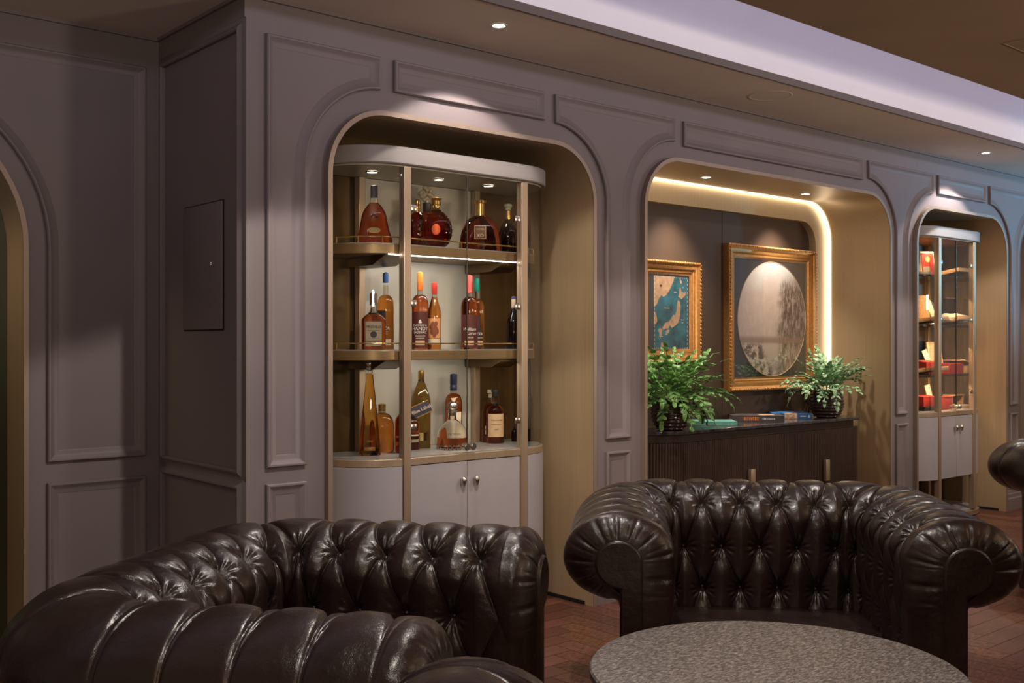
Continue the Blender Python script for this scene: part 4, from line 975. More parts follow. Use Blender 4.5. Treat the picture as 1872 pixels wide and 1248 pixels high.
# oval (round) landscape picture
px0, px1, pz0, pz1 = 5.214, 6.154, .955, 1.866
t = thing('framed_picture', 'large gilt-framed picture of a pale round landscape on a dark mount', 'picture', ((px0+px1)/2, WALLB, 0))
hw = (px1-px0)/2
frame(t, -hw, hw, pz0, pz1, .085)
b = MB(); b.box(-hw+.03, hw-.03, -.012, -.001, pz0+.03, pz1-.03); b.build('mount', mount_d, t)
def landscape():
    m = bpy.data.materials.new('sepia_landscape'); m.use_nodes = True; nt = m.node_tree; bs = nt.nodes['Principled BSDF']; bs.inputs['Roughness'].default_value = .45
    tc = nt.nodes.new('ShaderNodeTexCoord'); sp = nt.nodes.new('ShaderNodeSeparateXYZ'); nt.links.new(tc.outputs['Object'], sp.inputs[0])
    def N(scale, det, vec=None, rough=.6):
        n = nt.nodes.new('ShaderNodeTexNoise'); n.inputs['Scale'].default_value = scale; n.inputs['Detail'].default_value = det; n.inputs['Roughness'].default_value = rough
        nt.links.new(vec or tc.outputs['Object'], n.inputs['Vector']); return n.outputs[0]
    def M(op, a, c=None, clamp=False):
        n = nt.nodes.new('ShaderNodeMath'); n.operation = op; n.use_clamp = clamp
        for i, q in enumerate((a, c)):
            if q is None: continue
            if isinstance(q, (int, float)): n.inputs[i].default_value = q
            else: nt.links.new(q, n.inputs[i])
        return n.outputs[0]
    def R(v, a, c, lo=0, hi=1):
        n = nt.nodes.new('ShaderNodeMapRange'); n.clamp = True; n.interpolation_type = 'SMOOTHSTEP'
        nt.links.new(v, n.inputs[0]); n.inputs[1].default_value = a; n.inputs[2].default_value = c; n.inputs[3].default_value = lo; n.inputs[4].default_value = hi; return n.outputs[0]
    def MIX(f, a, c):
        n = nt.nodes.new('ShaderNodeMixRGB')
        for i, q in enumerate((f, a, c)):
            if isinstance(q, tuple): n.inputs[i].default_value = (*q, 1)
            else: nt.links.new(q, n.inputs[i])
        return n.outputs[0]
    x, z = sp.outputs['X'], sp.outputs['Z']
    mp = nt.nodes.new('ShaderNodeMapping'); mp.inputs['Scale'].default_value = (1, 1, .35); nt.links.new(tc.outputs['Object'], mp.inputs[0])
    soft = N(6, 5); fine = N(38, 8, mp.outputs[0], .75); mid = N(20, 8, None, .7)
    sky = MIX(R(M('ADD', z, M('MULTIPLY', M('SUBTRACT', soft, .5), .25)), .12, .36), (.50, .385, .335), (.66, .68, .68))
    sky = MIX(R(mid, .40, .62, 0, .45), sky, (.62, .50, .42))
    # trees on the right
    tr = R(M('ADD', M('ADD', x, M('MULTIPLY', z, -.10)), M('MULTIPLY', M('SUBTRACT', soft, .5), .28)), .03, .12)
    tr = M('MULTIPLY', tr, R(fine, .44, .62, 1, .35)); tr = M('MULTIPLY', tr, R(z, .33, .18))
    c = MIX(tr, sky, (.06, .036, .03))
    # far bank and pale water
    bank = M('MULTIPLY', R(z, -.10, -.13), R(z, -.165, -.145)); c = MIX(M('MULTIPLY', bank, .8), c, (.24, .15, .11))
    wat = M('MULTIPLY', R(z, -.150, -.165), R(M('ADD', x, M('MULTIPLY', z, -.25)), .17, .07)); c = MIX(wat, c, (.52, .43, .36))
    # snowy shrubs lower left, streaked bank lower right
    sh = M('MULTIPLY', R(M('ADD', M('ADD', x, M('MULTIPLY', z, .6)), M('MULTIPLY', M('SUBTRACT', soft, .5), .2)), -.16, -.24), R(z, -.14, -.18))
    c = MIX(sh, c, MIX(R(mid, .44, .56), (.11, .065, .05), (.62, .50, .43)))
    lr = M('MULTIPLY', R(M('ADD', x, M('MULTIPLY', z, .45)), -.06, .02), R(z, -.14, -.22)); c = MIX(M('MULTIPLY', lr, .8), c, MIX(R(fine, .40, .60), (.22, .14, .09), (.56, .44, .33)))
    nt.links.new(c, bs.inputs['Base Color']); return m
OC = 1.407
b = MB(); b.lathe([(0, 0), (.365, 0), (.365, .002), (0, .002)], 72, Matrix.Rotation(PI/2, 4, 'X') @ Matrix.Diagonal((1.0, 1.0, 1, 1))); o = b.build('round_image', landscape(), t, 30, 0, (.016, -.0122, OC))
b = MB(); b.tube([(.016+.366*math.cos(2*PI*k/72), -.0135, OC+.366*math.sin(2*PI*k/72)) for k in range(72)], .0028, 6, True); b.build('image_border', LAB['tan'], t, 60)
b = MB(); b.box(-hw+.06, hw-.06, -.0205, -.0185, pz0+.06, pz1-.06); b.build('glazing', glass_pane('picture_glass', (.99, .99, .99), .3), t)

# map picture
mx0, mx1, mz0, mz1 = 4.43, 4.948, 1.139, 1.729
t = thing('framed_map', 'smaller gilt-framed map of islands in teal sea above the left plant', 'picture', ((mx0+mx1)/2, WALLB, 0))
hw = (mx1-mx0)/2; mc = (mx0+mx1)/2
frame(t, -hw, hw, mz0, mz1, .080)
b = MB(); b.box(-hw+.03, hw-.03, -.012, -.001, mz0+.03, mz1-.03); b.build('mount', mount_d, t)
U0, U1, V0, V1 = 4.557-mc, 4.861-mc, 1.218, 1.641     # printed sheet
sea = mat('map_sea', (.022, .135, .18), .5, noise=((12, 12, 12), .75, 6))
land = mat('map_land', (.62, .38, .22), .55, noise=((40, 40, 40), .22))
b = MB(); b.box(U0, U1, -.0135, -.0121, V0, V1); sheet = b.build('map_sheet', sea, t)
def uvp(L): return [(U0+(U1-U0)*u, V0+(V1-V0)*v) for u, v in L]
def landpoly(L, nm='map_land'):
    me = flat_poly(uvp(L), [], nm)
    for v in me.vertices: v.co = (v.co.x, -.0140, v.co.y)
    return link(nm, me, land, sheet)
b = MB()
LANDS = [
 [(0, 1), (.60, 1), (.56, .93), (.50, .86), (.44, .80), (.36, .74), (.27, .715), (.22, .74), (.15, .69), (.10, .62), (.04, .58), (0, .56)],           # mainland
 [(0, .52), (.05, .50), (.09, .44), (.10, .38), (.06, .34), (0, .33)],                                                                       # peninsula
 [(.74, .99), (.78, .97), (.82, .92), (.79, .90), (.76, .92)],
 [(.70, .72), (.74, .76), (.74, .83), (.77, .86), (.80, .80), (.88, .78), (.94, .81), (.92, .75), (.84, .71), (.80, .69), (.76, .71)],            # north island
 [(.70, .68), (.75, .66), (.78, .58), (.76, .49), (.74, .41), (.70, .36), (.63, .33), (.52, .29), (.46, .33), (.41, .28), (.34, .28), (.27, .26), (.24, .29), (.33, .36), (.44, .38), (.50, .42), (.56, .47), (.62, .47), (.66, .54), (.67, .62)],  # main island
 [(.33, .24), (.40, .27), (.46, .26), (.42, .22), (.36, .21)],
 [(.12, .26), (.18, .29), (.24, .27), (.23, .20), (.19, .15), (.15, .18), (.16, .22)],
 [(.20, .05), (.22, .09), (.30, .085), (.32, .10), (.36, .08), (.38, .035), (.20, .03)]]
for L in LANDS:
    me = flat_poly(uvp(L), [], 'l'); vv = [(v.co.x, -.0139, v.co.y) for v in me.vertices]; ff = [tuple(p.vertices) for p in me.polygons]; b.raw(vv, ff); bpy.data.meshes.remove(me)
b.build('map_lands', land, sheet)
b = MB(); N = 34
for i in range(N):
    if i % 2: continue
    for (a0, a1, z) in ((i/N, (i+1)/N, 0), (i/N, (i+1)/N, 1)):
        u0, u1 = U0+(U1-U0)*a0, U0+(U1-U0)*a1; zz = V0+.004 if z == 0 else V1-.008; b.box(u0, u1, -.0142, -.0136, zz, zz+.004)
        v0, v1 = V0+(V1-V0)*a0, V0+(V1-V0)*a1; xx = U0+.004 if z == 0 else U1-.008; b.box(xx, xx+.004, -.0142, -.0136, v0, v1)
b.build('map_border', white_ink, sheet)
b = MB()
for s in range(8):
    a = s*PI/4; l = .018 if s % 2 == 0 else .011; cx_, cz_ = U0+(U1-U0)*.20, V0+(V1-V0)*.865
    q = lambda r, e: (cx_+r*math.cos(a+e), -.0146, cz_+r*math.sin(a+e)); b.raw([q(l, 0), q(.004, .6), (cx_, -.0146, cz_), q(.004, -.6)], [(0, 1, 2), (0, 2, 3)])
b.build('compass_rose', LAB['dark'], sheet)
for k, (u, v, wv) in enumerate([(.38, .555, .16), (.62, .78, .08), (.83, .40, .09), (.83, .36, .06), (.85, .85, .05), (.36, .20, .06), (.24, .17, .05)]):
    b = MB(); rr = random.Random(k)
    for j in range(5): b.box(U0+(U1-U0)*(u+(j-2.5)*wv/5), U0+(U1-U0)*(u+(j-2.5)*wv/5+wv/7), -.0143, -.0137, V0+(V1-V0)*v, V0+(V1-V0)*v+.0035+.002*rr.random())
    b.build('caption', white_ink, sheet)
b = MB(); b.box(-hw+.06, hw-.06, -.0205, -.0185, mz0+.06, mz1-.06); b.build('glazing', MATS['picture_glass'], t)

# ---- books
def book(label, name, A, B_, Cc, th, cover, deco=None):
    """A,B_,Cc: three corners on the sideboard (spine from A to B_, foreedge towards Cc from B_)"""
    A, B_, Cc = Vector(A).to_2d(), Vector(B_).to_2d(), Vector(Cc).to_2d()
    e = (B_-A); L = e.length; rot = math.atan2(e.y, e.x); Wd = (Cc-B_).length; side = 1 if e.cross(Cc-B_) > 0 else -1
    t = thing(name, label, 'book', (A.x, A.y, SBT+.0006), rot)
    y = lambda v: v*side
    b = MB()
    def bx(x0, x1, a, c, z0, z1, bev=0): b.box(x0, x1, min(y(a), y(c)), max(y(a), y(c)), z0, z1, bev)
    bx(0, L, 0, Wd, 0, .003, .0008); bx(0, L, 0, Wd, th-.003, th, .0008); bx(0, L, 0, .004, .003, th-.003); b.build('cover', cover, t)
    b = MB(); bx(.004, L-.004, .0045, Wd-.005, .0032, th-.0032); b.build('pages', paper_w, t)
    if deco: deco(t, L, Wd, th, y)
    return t
teal = mat('teal_cover', (.16, .42, .37), .45, noise=((25, 25, 25), .15)); dk = mat('charcoal_cover', (.075, .062, .062), .4, noise=((18, 18, 18), .25)); bl = mat('blue_cover', (.03, .15, .40), .4, noise=((12, 12, 12), .25))
org = mat('orange_print', (.55, .17, .05), .5, noise=((60, 60, 60), .5)); pale = mat('pale_print', (.62, .42, .30), .5, noise=((60, 60, 60), .5)); wht = mat('white_print', (.62, .60, .58), .5, noise=((60, 60, 60), .2))
book('thin teal book lying flat beside the left plant pot', 'book', (4.735, 3.905), (4.735+.20, 3.905-.17), (5.055, 3.845), .024, teal)
def d1(t, L, W, th, y):
    r = random.Random(2); b = MB(); x = L*.22
    while x < L*.50: w_ = r.uniform(.006, .012); b.box(x, x+w_, min(y(-.0006), y(.0)), max(y(-.0006), y(0)), th*.22, th*.78); x += w_+.0035
    b.build('spine_title', org, t)
    b = MB(); x = L*.58
    while x < L*.80: w_ = r.uniform(.004, .007); b.box(x, x+w_, min(y(-.0006), y(0)), max(y(-.0006), y(0)), th*.36, th*.62); x += w_+.003
    b.build('spine_author', wht, t)
    b = MB(); b.box(L*.55, L*.85, min(y(W*.25), y(W*.7)), max(y(W*.25), y(W*.7)), th, th+.0004); b.build('cover_picture', pale, t)
book('thick charcoal book with orange spine lettering, middle of the three on the sideboard', 'book', (5.150, 3.935), (5.150+.22, 3.935-.215), (5.545, 3.80), .038, dk, d1)
def d2(t, L, W, th, y):
    b = MB(); b.box(L*.30, L*.62, min(y(-.0006), y(0)), max(y(-.0006), y(0)), .001, th-.001); b.box(L*.30, L*.62, min(y(0), y(W*.3)), max(y(0), y(W*.3)), th, th+.0004); b.build('spine_picture', pale, t)
    b = MB(); b.box(L*.70, L*.84, min(y(-.0006), y(0)), max(y(-.0006), y(0)), th*.4, th*.62); b.box(L*.90, L*.94, min(y(-.0006), y(0)), max(y(-.0006), y(0)), th*.3, th*.7); b.build('spine_lettering', wht, t)
book('blue book with a pale spine picture, nearest the right plant pot', 'book', (5.545, 3.925), (5.545+.17, 3.925-.17), (5.92, 3.86), .034, bl, d2)

# ---- potted ferns
def pot(t):
    pr = []
    N = 56
    for i in range(N+1):
        s = i/N; z = .006+s*.165
        r = .062+.0465*math.sin(PI*(.10+.76*s))**.9
        rib = .0032*math.cos(2*PI*s*8)
        pr.append((r+rib, z))
    pr = [(0, 0), (.060, 0), (.066, .003)]+pr+[(pr[-1][0]-.004, .174), (pr[-1][0]-.012, .172), (pr[-1][0]-.016, .150), (0, .150)]
    b = MB(); b.lathe(pr, 56, caps=False); b.build('pot', pot_m, t, 60)
    b = MB(); b.lathe([(0, .155), (.06, .156), (.078, .1515)], 28, caps=False); b.build('soil', soil_m, t)
def frond(vs, fs, base, yaw, elev, L, curl, wid, r, lobes=7):
    """deeply lobed fern frond: a curved midrib with finger-like wavy lobes on both sides and one at the tip"""
    n = 18; p = Vector(base); d = Vector((math.cos(yaw)*math.cos(elev), math.sin(yaw)*math.cos(elev), math.sin(elev)))
    side = Vector((-math.sin(yaw), math.cos(yaw), 0)); st = L/n; pts = []; tw = r.uniform(-.6, .6)
    for i in range(n+1):
        s = i/n; pts.append((p.copy(), d.copy()))
        d = (Matrix.Rotation(curl*(.4+1.2*s)/n, 3, side) @ d).normalized(); p = p+d*st
    def at(s):
        x = min(n-1e-6, max(0, s*n)); i = int(x); f = x-i; return pts[i][0].lerp(pts[i+1][0], f), pts[i][1].lerp(pts[i+1][1], f).normalized()
    k = len(vs)                                             # midrib blade
    for i in range(n+1):
        q, dd = pts[i]; s = i/n; w_ = .0013 if s < .25 else .0045*(1-.6*s); vs.extend((q-side*w_, q+side*w_))
        if i: fs.append((k+2*i-2, k+2*i-1, k+2*i+1, k+2*i))
    def lobe(q, dr, up, l, w_):
        k = len(vs); sd = dr.cross(up).normalized(); m = 5; ph = r.uniform(0, 6)
        for i in range(m+1):
            u = i/m; ww = w_*(.55+.9*math.sin(PI*min(1, .25+.75*u))**1.0)*(1 if i < m else .15)
            c = q+dr*l*u+up*(.10*l*math.sin(4*u+ph)-.22*l*u*u)
            vs.extend((c-sd*ww+up*.10*ww, c-up*.12*ww, c+sd*ww+up*.10*ww))
            if i:
                o = k+3*i-3; fs.append((o, o+1, o+4, o+3)); fs.append((o+1, o+2, o+5, o+4))
    for j in range(lobes):
        u = (j+.5)/lobes; s = .24+.74*u; env = math.sin(PI*(.18+.72*u))
        for sg in (-1, 1):
            q, dd = at(min(1, s+(.012 if sg > 0 else 0))); sd = (Matrix.Rotation(tw*s, 3, dd) @ side).normalized(); up = sd.cross(dd).normalized()
            if up.z < 0: up = -up
            dr = (sd*sg*(.80+.15*r.random())+dd*(.62+.2*r.random())+up*.12).normalized()
            lobe(q, dr, up, wid*1.45*env*r.uniform(.85, 1.15), wid*.26*r.uniform(.85, 1.2))
    q, dd = at(.97); up = side.cross(dd).normalized(); up = up if up.z > 0 else -up
    lobe(q, dd, up, wid*1.3, wid*.27)
def fern(label, x, y, m, seed, spec):
    t = thing('potted_fern', label, 'potted plant', (x, y, SBT+.0005), 0, 'potted ferns on the sideboard'); pot(t); r = random.Random(seed); vs = []; fs = []
    for (n, e0, e1, L0, L1, cu0, cu1, w0, w1, ya, yb) in spec:
        for i in range(n):
            yaw = ya+(yb-ya)*(i+r.uniform(.1, .9))/n; a = r.uniform(0, 2*PI); rb = r.uniform(.005, .05)
            frond(vs, fs, (rb*math.cos(yaw), rb*math.sin(yaw), .15), yaw, r.uniform(e0, e1), r.uniform(L0, L1)*1.1, r.uniform(cu0, cu1), r.uniform(w0, w1), r, r.randint(4, 7))
    for v in vs:
        if v.y > .12: v.y = .12+.3*(v.y-.12)           # held back by the wall and the frames
        if v.z < .012: v.z = .012+.1*abs(v.z)          # fronds rest on the stone, never pass through it
    b = MB(); b.raw(vs, fs); o = b.build('foliage', m, t, None)
    sdf = o.modifiers.new('thickness', 'SOLIDIFY'); sdf.thickness = .0008
    return t
fern('fuller bright green fern in a dark ribbed pot at the left end of the sideboard', 4.425, 3.795, leaf_a, 5,
     [(30, .45, 1.0, .20, .33, .6, 1.9, .026, .036, 0, 2*PI), (24, .95, 1.45, .22, .34, .3, 1.3, .026, .036, 0, 2*PI), (16, .0, .5, .20, .30, .7, 1.7, .022, .032, 0, 2*PI), (7, .3, .8, .30, .38, .9, 1.8, .024, .032, -1.2, .8)])
fern('blue-green fern in a dark ribbed pot at the right end of the sideboard', 5.93, 3.79, leaf_b, 9,
     [(22, .55, 1.15, .18, .28, .5, 1.6, .024, .034, 0, 2*PI), (20, 1.0, 1.45, .18, .29, .2, 1.0, .024, .034, 0, 2*PI), (12, .4, .9, .22, .30, .8, 1.9, .024, .034, 1.9, 4.2), (8, .6, 1.1, .24, .32, .3, 1.0, .022, .030, -1.0, .7)])
# ================================================================ CHESTERFIELD SETTEES
SW, SRC, SYB = .497, .23, .42            # half width between arm centre lines, corner radius, back centre line
SP = .1335                               # button spacing
ARM = .560                               # straight length of an arm
RA, RB, RZ = .155, .118, .612            # half width, half height and centre height of the roll
def settee_profile():
    """inner foot -> up the inner face -> over the roll -> under it -> down the outside; (n, z), n>0 towards the seat"""
    p = [(.128, .10), (.132, .20), (.140, .32), (.148, .42), (.153, .50)]
    p += [(RA*math.cos(a), RZ+RB*math.sin(a)) for a in np.radians(np.arange(-10, 232, 6))]
    p += [(-.055, .502), (-.020, .494), (.000, .484), (.003, .46), (.003, .30), (.003, .075)]
    return np.array(p)
def resamp(P, d_fine, stops):
    d = np.r_[0, np.cumsum(np.hypot(*np.diff(P, axis=0).T))]
    return d
def build_settee_mesh():
    P = settee_profile(); d = np.r_[0, np.cumsum(np.hypot(*np.diff(P, axis=0).T))]; T = d[-1]
    # smooth the polyline with a fine resample and a small box blur
    tt = np.linspace(0, T, 900); pn, pz = np.interp(tt, d, P[:, 0]), np.interp(tt, d, P[:, 1])
    ker = np.ones(25)/25
    pn = np.convolve(np.pad(pn, 12, 'edge'), ker, 'valid'); pz = np.convolve(np.pad(pz, 12, 'edge'), ker, 'valid')
    # row 1 buttons sit on the roll, 50 degrees from its crown
    b1 = np.argmin((pn-RA*math.sin(math.radians(50)))**2+(pz-(RZ+RB*math.cos(math.radians(50))))**2)
    t1 = tt[b1]; itop = np.argmax(pz); ttop = tt[itop]
    ib = np.argmin((pn+.03)**2+(pz-.498)**2); tun = tt[ib]
    tv = np.r_[np.linspace(0, tun, 250)[:-1], np.linspace(tun, T, 34)]
    n0, z0 = np.interp(tv, tt, pn), np.interp(tv, tt, pz)
    R1, ROW = .176, .150                              # row spacings going down
    v = np.where(t1-tv < R1, (t1-tv)/R1, 1+(t1-tv-R1)/ROW)   # 0 at row 1, 1 at row 2 ...
    # path
    aL = ARM; arcL = SRC*PI/2; bk = 2*(SW-SRC)
    seg = np.r_[np.linspace(0, aL, 230)[:-1], np.linspace(aL, aL+arcL, 150)[:-1], np.linspace(aL+arcL, aL+arcL+bk, 200)[:-1],
                np.linspace(aL+arcL+bk, aL+2*arcL+bk, 150)[:-1], np.linspace(aL+2*arcL+bk, 2*aL+2*arcL+bk, 230)]
    tot = 2*aL+2*arcL+bk
    def path(s):
        if s <= aL: return (-SW, SYB-SRC-aL+s), (1, 0)
        if s <= aL+arcL:
            a = PI-(s-aL)/SRC; return (-SW+SRC+SRC*math.cos(a), SYB-SRC+SRC*math.sin(a)), (-math.cos(a), -math.sin(a))
        if s <= aL+arcL+bk: return (-SW+SRC+(s-aL-arcL), SYB), (0, -1)
        if s <= aL+2*arcL+bk:
            a = PI/2-(s-aL-arcL-bk)/SRC; return (SW-SRC+SRC*math.cos(a), SYB-SRC+SRC*math.sin(a)), (-math.cos(a), -math.sin(a))
        return (SW, SYB-SRC-(s-aL-2*arcL-bk)), (-1, 0)
    # button coordinate: the corner arc counts as one spacing
    c = tot/2
    def ucoord(s):
        q = abs(s-c); sg = 1 if s >= c else -1; h = bk/2
        if q <= h: u = q/SP
        elif q <= h+arcL: u = h/SP+2*(q-h)/arcL
        else: u = h/SP+2+(q-h-arcL)/SP
        return sg*u
    u = np.array([ucoord(s) for s in seg]); C = [path(s) for s in seg]
    cx = np.array([k[0][0] for k in C]); cy = np.array([k[0][1] for k in C]); nx = np.array([k[1][0] for k in C]); ny = np.array([k[1][1] for k in C])
    # front roll-over: extra columns shrinking onto the facing outline
    def facing(n, z):
        """nearest point of the keyhole-shaped facing panel"""
        cz, r = .600, .070
        if z >= cz or n < -.0: 
            a = math.atan2(z-cz, n-.0) if (n or z-cz) else 0
            if z < cz and n >= -.01: return (.070, z)
            if z < .52 and n > -.02: return (.003, z)
            return (r*math.cos(a), cz+r*math.sin(a))
        return (.070, z) if n > .03 else (.003, z)
    Q = []
    for n, z, t in zip(n0, z0, tv):
        if t < ttop: q = (.070*math.cos(max(0, math.atan2(z-.600, max(1e-4, n)))), .600+.070*math.sin(max(0, math.atan2(z-.600, max(1e-4, n))))) if z > .600 else (.070, z)
        elif t <= tun:
            a = math.atan2(z-.600, n); a = a if a > 0 else a+2*PI
            a = min(a, math.radians(268)); q = (.070*math.cos(a), .600+.070*math.sin(a))
        else: q = (.003, min(z+.02, .53) if z > .44 else z)
        Q.append(q)
    Q = np.array(Q)
    NF = 16; FD = .058
    S, Tn = np.meshgrid(np.arange(len(seg)), np.arange(len(tv)), indexing='ij')
    Ug, Vg = u[S], v[Tn]
    base = np.stack([cx[S]+nx[S]*n0[Tn], cy[S]+ny[S]*n0[Tn], z0[Tn]], -1)
    umax = np.abs(u).max()
    # ---------------- tufting height field
    def fields(Ug, Vg):
        A = .020
        sinU = np.abs(np.sin(PI*(Ug-.5+Vg/2))); sinV = np.abs(np.sin(PI*(Ug-.5-Vg/2)))
        dia = A*(np.clip(sinU, 0, 1)*np.clip(sinV, 0, 1))**.30
        dd = np.abs((Ug-.5)-np.round(Ug-.5))                       # distance to the nearest top button column
        w = np.clip(-Vg, 0, None); g = .5*(1-np.exp(-w*2.2))
        ins = dd < g
        q1 = np.clip(dd/np.maximum(g, 1e-4), 0, 1); q2 = np.clip((.5-dd)/np.maximum(.5-g, 1e-4), 0, 1)
        h_in = A*(.35+.65*np.minimum(1, g/.3))*np.clip(1-q1**2, 0, 1)**.33*np.minimum(1, g/.12+.0)
        h_out = A*np.clip(1-q2**2, 0, 1)**.42*(.30+.70*np.exp(-w*2.2))
        up = np.where(ins, h_in, h_out)
        far = np.clip((w-.75)/.7, 0, 1); up = up*(1-.60*far)
        groove = (.0042-.0022*far)*np.exp(-(((dd-g)*SP)/.0036)**2)*np.clip(w*6, 0, 1)       # flatter down the outside
        k = np.clip(Vg*8+.5, 0, 1); dg = np.minimum(np.abs((Ug-.5+Vg/2)-np.round(Ug-.5+Vg/2)), np.abs((Ug-.5-Vg/2)-np.round(Ug-.5-Vg/2)))*SP*.75
        h = (up-groove)*(1-k)+(dia-.0035*np.exp(-(dg/.003)**2))*k
        # buttons
        for row in range(3):
            off = .5 if row != 1 else 0.
            du = (Ug-off)-np.round(Ug-off); r2 = (du*SP)**2+((Vg-row)*ROW)**2; r = np.sqrt(r2)
            act = (np.abs(np.round(Ug-off)+off) <= 7.6)
            ang = np.arctan2((Vg-row)*ROW, du*SP)
            h = h-act*(.018*np.exp(-r2/(2*.013**2))+.016*np.exp(-r2/(2*.040**2)))
            h = h+act*.0030*np.cos(12*ang+row+2*np.round(Ug-off))*np.exp(-((r-.030)/.013)**2)
        # fade where the seat hides it and below the roll outside
        return h
    H = fields(Ug, Vg)
    uf = np.clip((umax-np.abs(Ug))/.5, 0, 1); uf = uf*uf*(3-2*uf)
    H = H*(.10+.90*uf)+.012*(1-uf)*(Vg < 3)
    out = np.clip((tv[Tn]-tun)/.02, 0, 1); H = H*(1-out)
    H = H*np.clip(tv[Tn]/.05, 0, 1)
    # ---------------- normals of the base surface
    du_ = np.gradient(base, axis=0); dv_ = np.gradient(base, axis=1)
    Nn = np.cross(dv_, du_); Nn /= np.maximum(1e-9, np.linalg.norm(Nn, axis=-1, keepdims=True))
    mid = (len(seg)//2, itop*len(tv)//900)
    if Nn[len(seg)//2, np.argmax(z0), 2] < 0: Nn = -Nn
    pos = base+Nn*H[..., None]
    # ---------------- front roll-over columns
    def cap(side):
        i = 0 if side < 0 else len(seg)-1
        fwd = np.array([0, -1.0, 0]); cols = []
        ctr = np.array([cx[i], cy[i], 0]); nv = np.array([nx[i], ny[i], 0])
        edge = pos[i]
        for k in range(1, NF+1):
            th = PI/2*k/NF; f = 1-math.cos(th)
            qq = ctr[None]+nv[None]*Q[:, :1]+np.array([0, 0, 1])[None]*Q[:, 1:2]
            col = edge*(1-f)+qq*f+fwd[None]*(FD*math.sin(th))
            # gathered pleats round the roll end
            a = np.arctan2(z0-.60, n0); pl = (np.abs(np.sin(a*6.5+.4)))**22*(.0045*math.sin(2*th))+(np.abs(np.sin(a*10.3+1.1)))**30*(.0015*math.sin(2*th))
            onroll = np.clip((z0-.47)/.03, 0, 1)*(tv < tun)
            col = col+fwd[None]*(-(pl*onroll))[:, None]
            cols.append(col)
        return cols
    cl, cr = cap(-1), cap(1)
    allp = np.stack(list(reversed(cl))+[pos[i] for i in range(len(seg))]+cr, 0)
    m, n = allp.shape[:2]
    I = np.arange(m*n).reshape(m, n)
    F = np.stack([I[:-1, :-1], I[1:, :-1], I[1:, 1:], I[:-1, 1:]], -1).reshape(-1, 4)
    me = bpy.data.meshes.new('settee_shell'); me.from_pydata(allp.reshape(-1, 3).tolist(), [], F.tolist())
    smooth(me, None)
    # buttons
    btn = []
    for row in range(3):
        off = .5 if row != 1 else 0.
        for k in range(-9, 10):
            uu = k+off
            if abs(uu) > 7.6: continue
            i = np.argmin(np.abs(u-uu)); j = np.argmin(np.abs(v-row))
            btn.append((pos[i, j], Nn[i, j]))
    return me, btn
SHELL, BTN = build_settee_mesh()
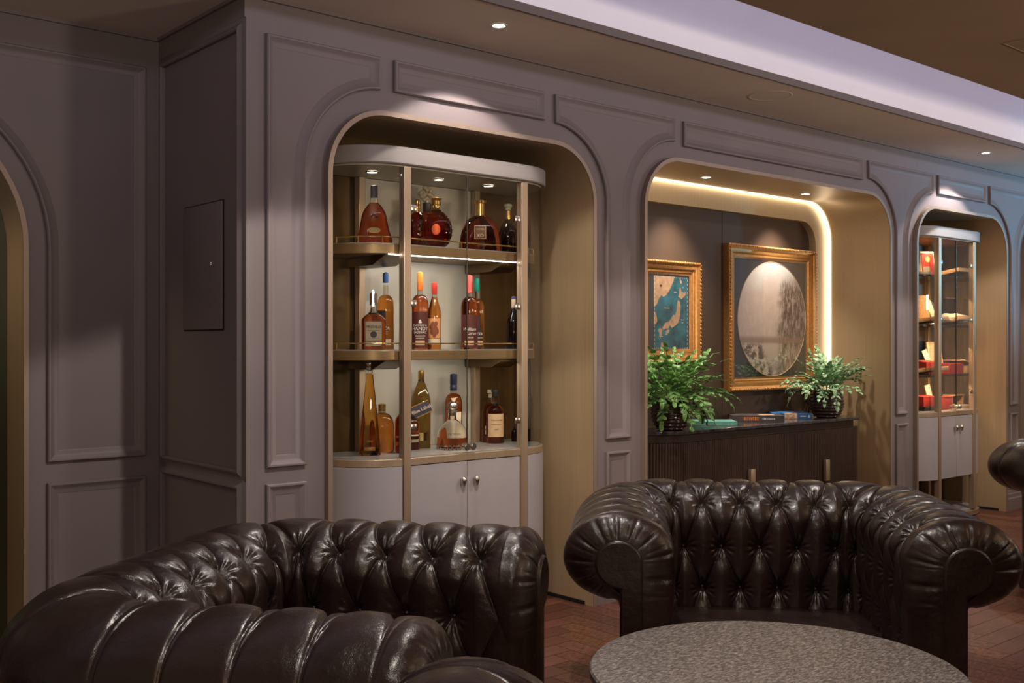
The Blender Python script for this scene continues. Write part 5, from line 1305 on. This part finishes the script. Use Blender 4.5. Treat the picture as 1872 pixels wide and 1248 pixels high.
def settee(label, loc, rotz):
    t = thing('chesterfield_settee', label, 'sofa', loc, rotz, 'tufted leather settees of the lounge')
    link('upholstery', SHELL, hide if not SHELL.materials else None, t)
    bm_ = MB(); bm_.lathe([(0, .0052), (.004, .0048), (.0075, .002), (.0085, -.002)], 12, caps=False)
    first = bm_.build('button', hide, t, 60)
    for q, (p, nrm) in enumerate(BTN):
        o = first if q == 0 else first.copy()
        if q: COL.objects.link(o); o.parent = t
        o.location = Vector(p)+Vector(nrm)*.002; o.rotation_euler = Vector(nrm).to_track_quat('Z', 'Y').to_euler()
    yf = SYB-SRC-ARM-.058
    # keyhole facing panels on the arm fronts
    for s in (-1, 1):
        ring = [(.003, .085), (.070, .085)]+[(.070*math.cos(math.radians(a)), .600+.070*math.sin(math.radians(a))) for a in range(0, 256, 10)]+[(.003, .525)]
        b = MB(); M = Matrix(((-s, 0, 0, s*SW), (0, 0, -1, yf-.002), (0, 1, 0, 0), (0, 0, 0, 1)))
        b.prism(ring, -.016, .006, M); b.build('front_facing', hide, t, 40, .007)
    # seat cushion, front rail, base and feet
    iw = SW-.135
    b = MB(); b.box(-iw, iw, yf+.035, SYB-.150, .200, .325, .035); c = b.build('seat_cushion', hide, t, None)
    sb = c.modifiers.new('round', 'SUBSURF'); sb.levels = sb.render_levels = 1
    b = MB(); b.box(-SW+.068, SW-.068, yf+.010, yf+.055, .085, .205, .012); b.build('front_rail', hide, t, 60)
    b = MB(); b.box(-SW-.0005, SW+.0005, yf+.06, SYB-.0, .078, .150, .004); b.build('base_frame', black_gap, t)
    for sx in (-1, 1):
        for y in (yf+.06, SYB-.06):
            b = MB(); b.lathe([(.022, .0003), (.026, .01), (.034, .05), (.034, .0775)], 20, Matrix.Translation((sx*(SW-.05), y, 0))); b.build('foot', fluted, t)
    return t
def camxy(l, z): return (RT.x*l+FW.x*z, RT.y*l+FW.y*z)
# local -y is where the seat opens to
def place(label, cen, rot): return settee(label, (cen[0], cen[1], 0), rot)
place('dark brown tufted settee on the left, seen over its near arm', (1.305+.0, 2.185, 0), math.radians(37))
def place_by_front(label, l, z, turn):
    """(l, z): middle of the line across the arm fronts, seen from the viewer; turn: degrees the settee faces away from straight-away"""
    x, y = camxy(l, z); rot = ANG+PI/2+math.radians(turn); yf = -(SYB-SRC-ARM)
    return place(label, (x+math.sin(rot)*-yf, y-math.cos(rot)*-yf), rot)
place_by_front('dark brown tufted settee facing the stone table, in front of the sideboard', .815, 3.12, 174)
th = math.radians(-14)
place_by_front('tufted settee of which only a rounded arm top shows at the bottom edge', -.060+SW*math.cos(th), 1.705+SW*math.sin(th), -14)
x, y = camxy(3.20, 5.40)
place('tufted settee cut off by the right edge of the photo', (x, y), ANG+math.radians(50))

# ---- round stone table
t = thing('round_stone_table', 'low round table with a speckled granite top between the settees', 'table', (2.109, 1.488, 0))
b = MB(); r = .438; b.lathe([(0, .455), (r-.006, .455), (r, .460), (r, .474), (r-.004, .479), (r-.010, .480), (0, .480)], 128, caps=False); b.build('stone_top', granite, t, 35)
b = MB(); b.lathe([(0, .447), (.30, .447), (.30, .4545), (0, .4545)], 48, caps=False); b.build('top_plate', black_box, t)
b = MB(); b.lathe([(.045, .025), (.045, .4465)], 32); b.build('column', bronze_trim, t)
b = MB(); b.lathe([(0, .0005), (.26, .0005), (.262, .012), (.25, .020), (.06, .026), (0, .026)], 64, caps=False); b.build('base', bronze_trim, t)
